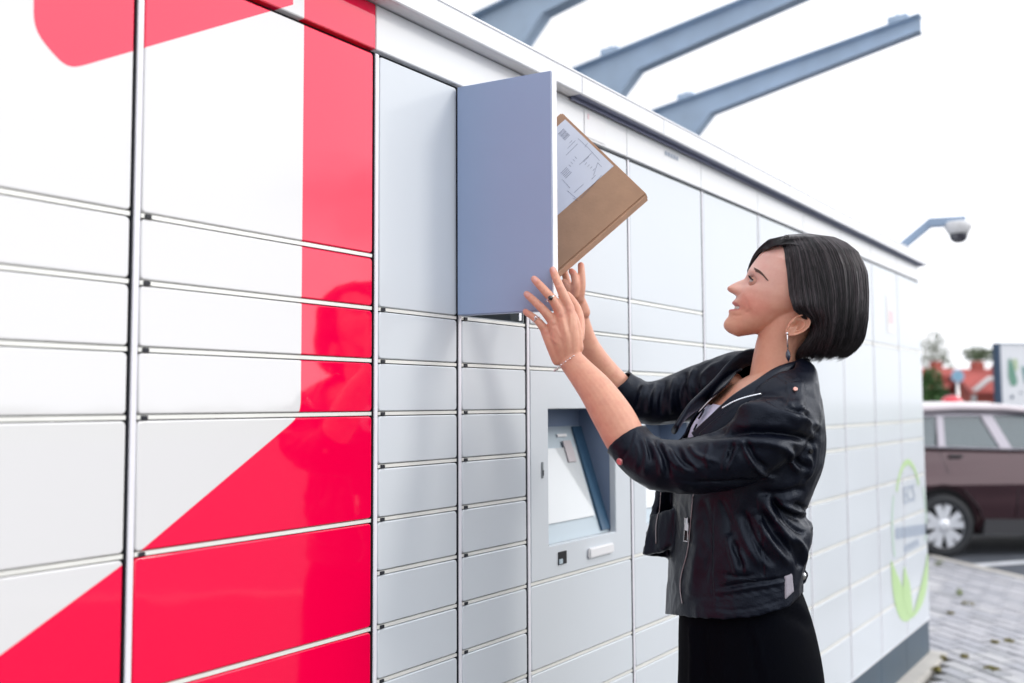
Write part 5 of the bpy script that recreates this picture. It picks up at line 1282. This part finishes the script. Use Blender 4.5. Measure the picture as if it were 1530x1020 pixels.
# belt tab at the back waist
bm = bmesh.new(); slabq(bm, [(1186, 846, -.075), (1200, 847, -.075), (1208, 858, -.070), (1203, 871, -.070), (1188, 874, -.078)], .006); bmesh.ops.recalc_face_normals(bm, faces=bm.faces); bmesh.ops.bevel(bm, geom=list(bm.edges), offset=.0015, segments=2, affect='EDGES'); wbm('waist_tab', bm, leather, False)
bm = bmesh.new(); q = e_f.to_track_quat('Z', 'Y').to_matrix().to_4x4(); lathe(bm, (0, 0, 0), [(.008, .0), (.008, -.003), (.005, -.005), (0, -.0045)], 18); bmesh.ops.transform(bm, matrix=Matrix.Translation(Q(1198, 860, -.080)) @ q, verts=bm.verts); wbm('waist_button', bm, M['steel'])
elas = laid(bt_j, [(1180, 858), (1179, 872), (1176, 888), (1174, 898)], .001)
patch('waist_elastic', [(1172, 860), (1184, 855), (1187, 884), (1172, 898)], mat('grey elastic', (.34, .32, .37), .8, bump=.4, bscale=500), bt_j, .002)
print('jacket verts', len(jk2.vertices))

# ---------------- trousers and shoes
bm = bmesh.new()
trunk(bm, [(868, 1022, 1192, 0, .140), (905, 1015, 1207, 0, .150), (945, 1013, 1219, 0, .158), (1000, 1013, 1229, 0, .165), (1080, 1010, 1234, 0, .170), (1200, 1005, 1236, 0, .17)], shear=-.12)
zb_ = Q(1120, 1200, 0).z
for s in (-1, 1):
    wl_ = [(0, 0)]
    P = [(-.01, s * .085, zb_ + .12, .10, .09), (-.01, s * .095, zb_ - .05, .12, .088), (.0, s * .10, zb_ - .30, .125, .09), (.0, s * .10, .10, .13, .095)]
    rings = []
    for x, y, z, ra, rb in P: rings.append([bm.verts.new(Vector(((O + e_r * (x + ra * math.cos(2 * math.pi * k / 32)) + e_f * (y + rb * math.sin(2 * math.pi * k / 32))).x, (O + e_r * (x + ra * math.cos(2 * math.pi * k / 32)) + e_f * (y + rb * math.sin(2 * math.pi * k / 32))).y, z))) for k in range(32)])
    for a, b in zip(rings, rings[1:]):
        for k in range(32): bm.faces.new((a[k], a[(k + 1) % 32], b[(k + 1) % 32], b[k]))
    bm.faces.new(rings[0]); bm.faces.new(rings[-1][::-1])
tr = remesh(bm, .009, 4, .5); crumple(tr, .006, 9, (1, 1, .25), ridged=False)
TS = []
for pl, a, w_ in (([(1033, 930), (1036, 980), (1034, 1040)], .006, 5), ([(1050, 930), (1054, 990), (1056, 1040)], -.006, 5), ([(1085, 935), (1080, 990), (1084, 1040)], .004, 8), ([(1120, 935), (1128, 975), (1138, 1030)], -.005, 3.5), ([(1126, 935), (1134, 975), (1144, 1030)], .004, 4), ([(1165, 915), (1195, 925), (1215, 940)], -.006, 6), ([(1185, 900), (1205, 915), (1218, 935)], .005, 5)): TS.append((pl, a, w_))
strokes(tr, TS)
cloth = mat('black wool trousers', (0.0015, 0.002, 0.004), 0.9, spec=.05, var=.15, vscale=20, bump=.3, bscale=900)
wadd('trousers', tr, cloth)
for s in (-1, 1):
    bm = bmesh.new(); P = [(-.13, .018, .022), (-.10, .028, .034), (-.04, .038, .040), (.03, .050, .036), (.065, .055, .030), (.075, .05, .02)]; rings = []
    for x, h, w2 in P:
        rings.append([bm.verts.new(Vector(((O + e_r * x + e_f * (s * .095 + w2 * math.cos(t))).x, (O + e_r * x + e_f * (s * .095 + w2 * math.cos(t))).y, max(.003, h * (1 + math.sin(t)))))) for t in [2 * math.pi * k / 16 for k in range(16)]])
    for a, b in zip(rings, rings[1:]):
        for k in range(16): bm.faces.new((a[k], a[(k + 1) % 16], b[(k + 1) % 16], b[k]))
    bm.faces.new(rings[0][::-1]); bm.faces.new(rings[-1]); wbm('shoe', bm, leather)

# ---------------- jewellery
silver = mat('silver', (.80, .78, .78), .18, metal=1); stone = mat('black stone', (.008, .008, .012), .08, coat=1)
def band(px0, py0, px1, py1, q, r_, m, th=.0012, name='ring'):
    c, c2 = Q(px0, py0, q), Q(px1, py1, q); ax_ = (c2 - c).normalized(); s = ax_.cross(e_f).normalized(); u = s.cross(ax_)
    bm = bmesh.new(); tube(bm, [c + (s * math.cos(t) + u * math.sin(t)) * r_ for t in [2 * math.pi * k / 28 for k in range(29)]], th, 8, cap=False); return wbm(name, bm, m)
band(823, 446, 819, 440, -.1625, .0098, silver); band(801.5, 478, 798, 474, -.1545, .0082, silver)
for (x, y, q_, r_, nm) in ((822.5, 445, -.175, .0048, 'ring_stone'), (800.5, 474, -.165, .0032, 'ring_stone')):
    bm = bmesh.new(); r = bmesh.ops.create_icosphere(bm, subdivisions=3, radius=r_); bmesh.ops.translate(bm, verts=bm.verts, vec=Q(x, y, q_)); wbm(nm, bm, stone if r_ > .004 else silver)
# bracelet of small links round the near wrist
bm = bmesh.new(); c, c2 = Q(846, 541, -.151), Q(838, 530, -.152); ax_ = (c2 - c).normalized(); s_v = ax_.cross(e_f).normalized(); u_v = s_v.cross(ax_)
for k in range(34):
    t = 2 * math.pi * k / 34; p = c + s_v * math.cos(t) * .0272 + u_v * math.sin(t) * .0205
    r = bmesh.ops.create_icosphere(bm, subdivisions=1, radius=.0021 if k % 2 else .0013); bmesh.ops.translate(bm, verts=r['verts'], vec=p)
wbm('bracelet', bm, silver)
# earring: pale bar and dark drop
eq = -.082
bm = bmesh.new(); tube(bm, [Q(1176, 498, eq), Q(1176.5, 506, eq), Q(1177, 523, eq)], [.0017, .0013, .0013], 8); r = bmesh.ops.create_icosphere(bm, subdivisions=2, radius=.003); bmesh.ops.translate(bm, verts=r['verts'], vec=Q(1176, 498, eq)); wbm('earring_bar', bm, silver)
bm = bmesh.new(); tube(bm, [Q(1177, 522, eq), Q(1177.3, 527, eq), Q(1177.6, 533, eq), Q(1178, 540, eq)], [.0012, .0042, .0046, .0010], 8); wbm('earring_drop', bm, mat('dark blue glass', (.02, .03, .06), .08, coat=1))

# ---------------- hair
lv = np.array([(351, 1196, 12, 26, .012), (355, 1200, 34, 40, .036), (364, 1206, 50, 46, .056), (382, 1214, 62, 50, .074), (410, 1222, 66, 56, .083), (445, 1228, 62, 60, .086), (480, 1229, 60, 50, .085), (505, 1227, 57, 46, .081), (520, 1224, 53, 42, .074), (532, 1219, 46, 38, .065), (541, 1213, 36, 32, .056)], float)
def hsurf(th, y, off=0.0):
    cx_, bk, fr_, ry = (np.interp(y, lv[:, 0], lv[:, i]) for i in (1, 2, 3, 4)); cs, sn = math.cos(th), math.sin(th)
    x = (bk if cs > 0 else fr_) * abs(cs) ** .78 * (1 if cs > 0 else -1); s_ = ry * abs(sn) ** .78 * (1 if sn > 0 else -1)
    c = Q(cx_, y, 0.0); v = e_r * (x / HS) - e_f * s_
    if v.length > 1e-6: v = v * (1 + off / v.length)
    return c + v
headbt = bt_body
def push(p, gap):
    h = headbt.find_nearest(p)
    if h[0] is None: return p
    d = (p - h[0]).dot(h[1])
    return p if d > gap or (p - h[0]).length > .03 else h[0] + h[1] * gap
def clip_tuck(th, y, p):
    """strands in front of the ear are tucked back behind it"""
    f = max(0.0, (abs(th) - 1.45) / .8); s = 1 if th > 0 else -1
    if f <= 0: return p
    p = p - e_f * s * (.012 * min(f, 1) * max(0, 1 - abs(y - 462) / 26))
    if y < 468: return p
    g = min(1, (y - 468) / 18); k = min(f, 1.0) * g
    back = k * 20 * (1 if y < 500 else max(0, 1 - (y - 500) / 25))
    return p + e_r * (back / HS) + e_f * s * (.020 * k)
hairm = mat('dark brown hair', (0.012, 0.011, 0.014), 0.30, spec=.5, var=.35, vscale=60); haird = mat('hair under layer', (0.008, 0.006, 0.007), 0.6)
hairl = mat('hair sheen highlight', (0.075, 0.062, 0.070), 0.34, spec=.5, var=.3, vscale=60)  # paler strands carry the sheen of the hair as colour
TH0 = 2.42
bm = bmesh.new(); rings = []
ys = [351.5, 356, 363, 372, 385, 400, 420, 440, 455, 468, 480, 492, 504, 516, 526, 532]
for y in ys:
    rings.append([bm.verts.new(clip_tuck(-TH0 + 2 * TH0 * k / 48, y, hsurf(-TH0 + 2 * TH0 * k / 48, y, -.008))) for k in range(49)])
for a, b in zip(rings, rings[1:]):
    for k in range(48): bm.faces.new((a[k], a[k + 1], b[k + 1], b[k]))
bm.faces.new(rings[0]); bm.faces.new(rings[-1][::-1])
wbm('hair_base', bm, haird)
def strands(name, m, gen, n, rad=.0007, seg=3):
    V, Fc = [], []; r = random.Random(sum(map(ord, name)))
    for i in range(n):
        P = gen(r)
        if not P or len(P) < 3: continue
        k0 = len(V); L = len(P)
        for j, p in enumerate(P):
            d = (P[min(j + 1, L - 1)] - P[max(j - 1, 0)]).normalized(); s = d.cross(e_f if abs(d.dot(e_f)) < .9 else e_z).normalized(); u = s.cross(d); w_ = rad * (1.0 if j < L * .7 else max(.15, 1 - (j - L * .7) / (L * .32)))
            for t in range(seg): a = 2 * math.pi * t / seg; V.append(tuple(p + (s * math.cos(a) + u * math.sin(a)) * w_))
        for j in range(L - 1):
            for t in range(seg): Fc.append((k0 + j * seg + t, k0 + j * seg + (t + 1) % seg, k0 + (j + 1) * seg + (t + 1) % seg, k0 + (j + 1) * seg + t))
    me = bpy.data.meshes.new(name); me.from_pydata(V, [], Fc); return wadd(name, me, m)
def bob(r, lift=(-.006, .002), frange=TH0):
    th = r.uniform(-frange, frange) if r.random() < .35 else r.uniform(-.35, frange)
    off = r.uniform(*lift); clump = math.sin(th * 17 + .8 * math.sin(th * 5)) * .0011 + math.sin(th * 43 + 1) * .0009; ye = 535 - 7 * max(0, math.cos(th)) + r.uniform(-20, 6) + 2.5 * math.sin(th * 13) + 1.5 * math.sin(th * 31); P = []
    n = 14; ph = r.uniform(0, 6.28); w_ = r.uniform(.0, .02)
    for j in range(n + 1):
        f = j / n; y = 351.5 + (ye - 351.5) * f ** 1.15; t2 = th + w_ * math.sin(f * 5 + ph) + .05 * math.sin(th * 7) * f
        p = hsurf(t2, y, off + clump * min(1, f * 2)); p = clip_tuck(t2, y, p); P.append(p)
    return [push(p, .0015) for p in P]
strands('hair', hairm, bob, 8500, .0005)
strands('hair_highlights', hairl, lambda r: bob(r, (-.004, .0030)), 1300, .00038)
def wisps(r):
    th = r.uniform(-.7, 1.4); P = []; off = r.uniform(.001, .006); y0 = r.uniform(360, 440); y1 = r.uniform(505, 541)
    for j in range(9): f = j / 8; P.append(hsurf(th + .06 * math.sin(f * 4 + off * 900), y0 + (y1 - y0) * f, off * f))
    return P
strands('loose_hairs', hairm, wisps, 420, .0003)
# fringe swept over the forehead to the far side
def fringe(r):
    g = r.random(); q0 = .045 - .105 * g; dn = max(0.0, .030 - q0) / .09        # far side to near side
    top = (r.uniform(1170, 1212), 353 + 3 * dn + r.uniform(0, 6) * dn, q0 * .9)
    P = catmull([top, (1158, 355.5 + 11 * dn, q0 + .004), (1143, 362 + 13 * dn, q0 * .75 + .014), (1129, 376 + 10 * dn, q0 * .5 + .030), (1121, 391 + 6 * dn, q0 * .35 + .040), (1116 + 2 * g, 410 + r.uniform(-7, 3), .050 + q0 * .1)], 4)
    jx = r.uniform(0, 12) if dn < .2 else 0
    Pw = [Q(p[0] + jx * i_ / (len(P) - 1), p[1] + jx * .3 * i_ / (len(P) - 1), p[2]) for i_, p in enumerate(P)]
    if dn > .35 and r.random() < .6: Pw = Pw[:9 + int(6 * r.random())]
    o_ = r.uniform(0, .004)
    return [push(p, .003 + o_) for p in Pw]
strands('fringe', hairm, fringe, 2600)
def crown(r):
    q0 = r.uniform(-.055, .05); x0 = r.uniform(1160, 1200); yy_ = 354 + abs(q0 + .0) * 190
    P = catmull([(x0, yy_ + 4, q0), (x0 + 20, yy_ - 1, q0 * 1.15), (x0 + 45, yy_ + 7, q0 * 1.25), (x0 + 68, yy_ + 24, q0 * 1.3), (x0 + 82, yy_ + 52, q0 * 1.3)], 4)
    o_ = r.uniform(0, .003)
    return [push(Q(*p), .004 + o_) for p in P]
strands('crown_hair', hairm, crown, 900)
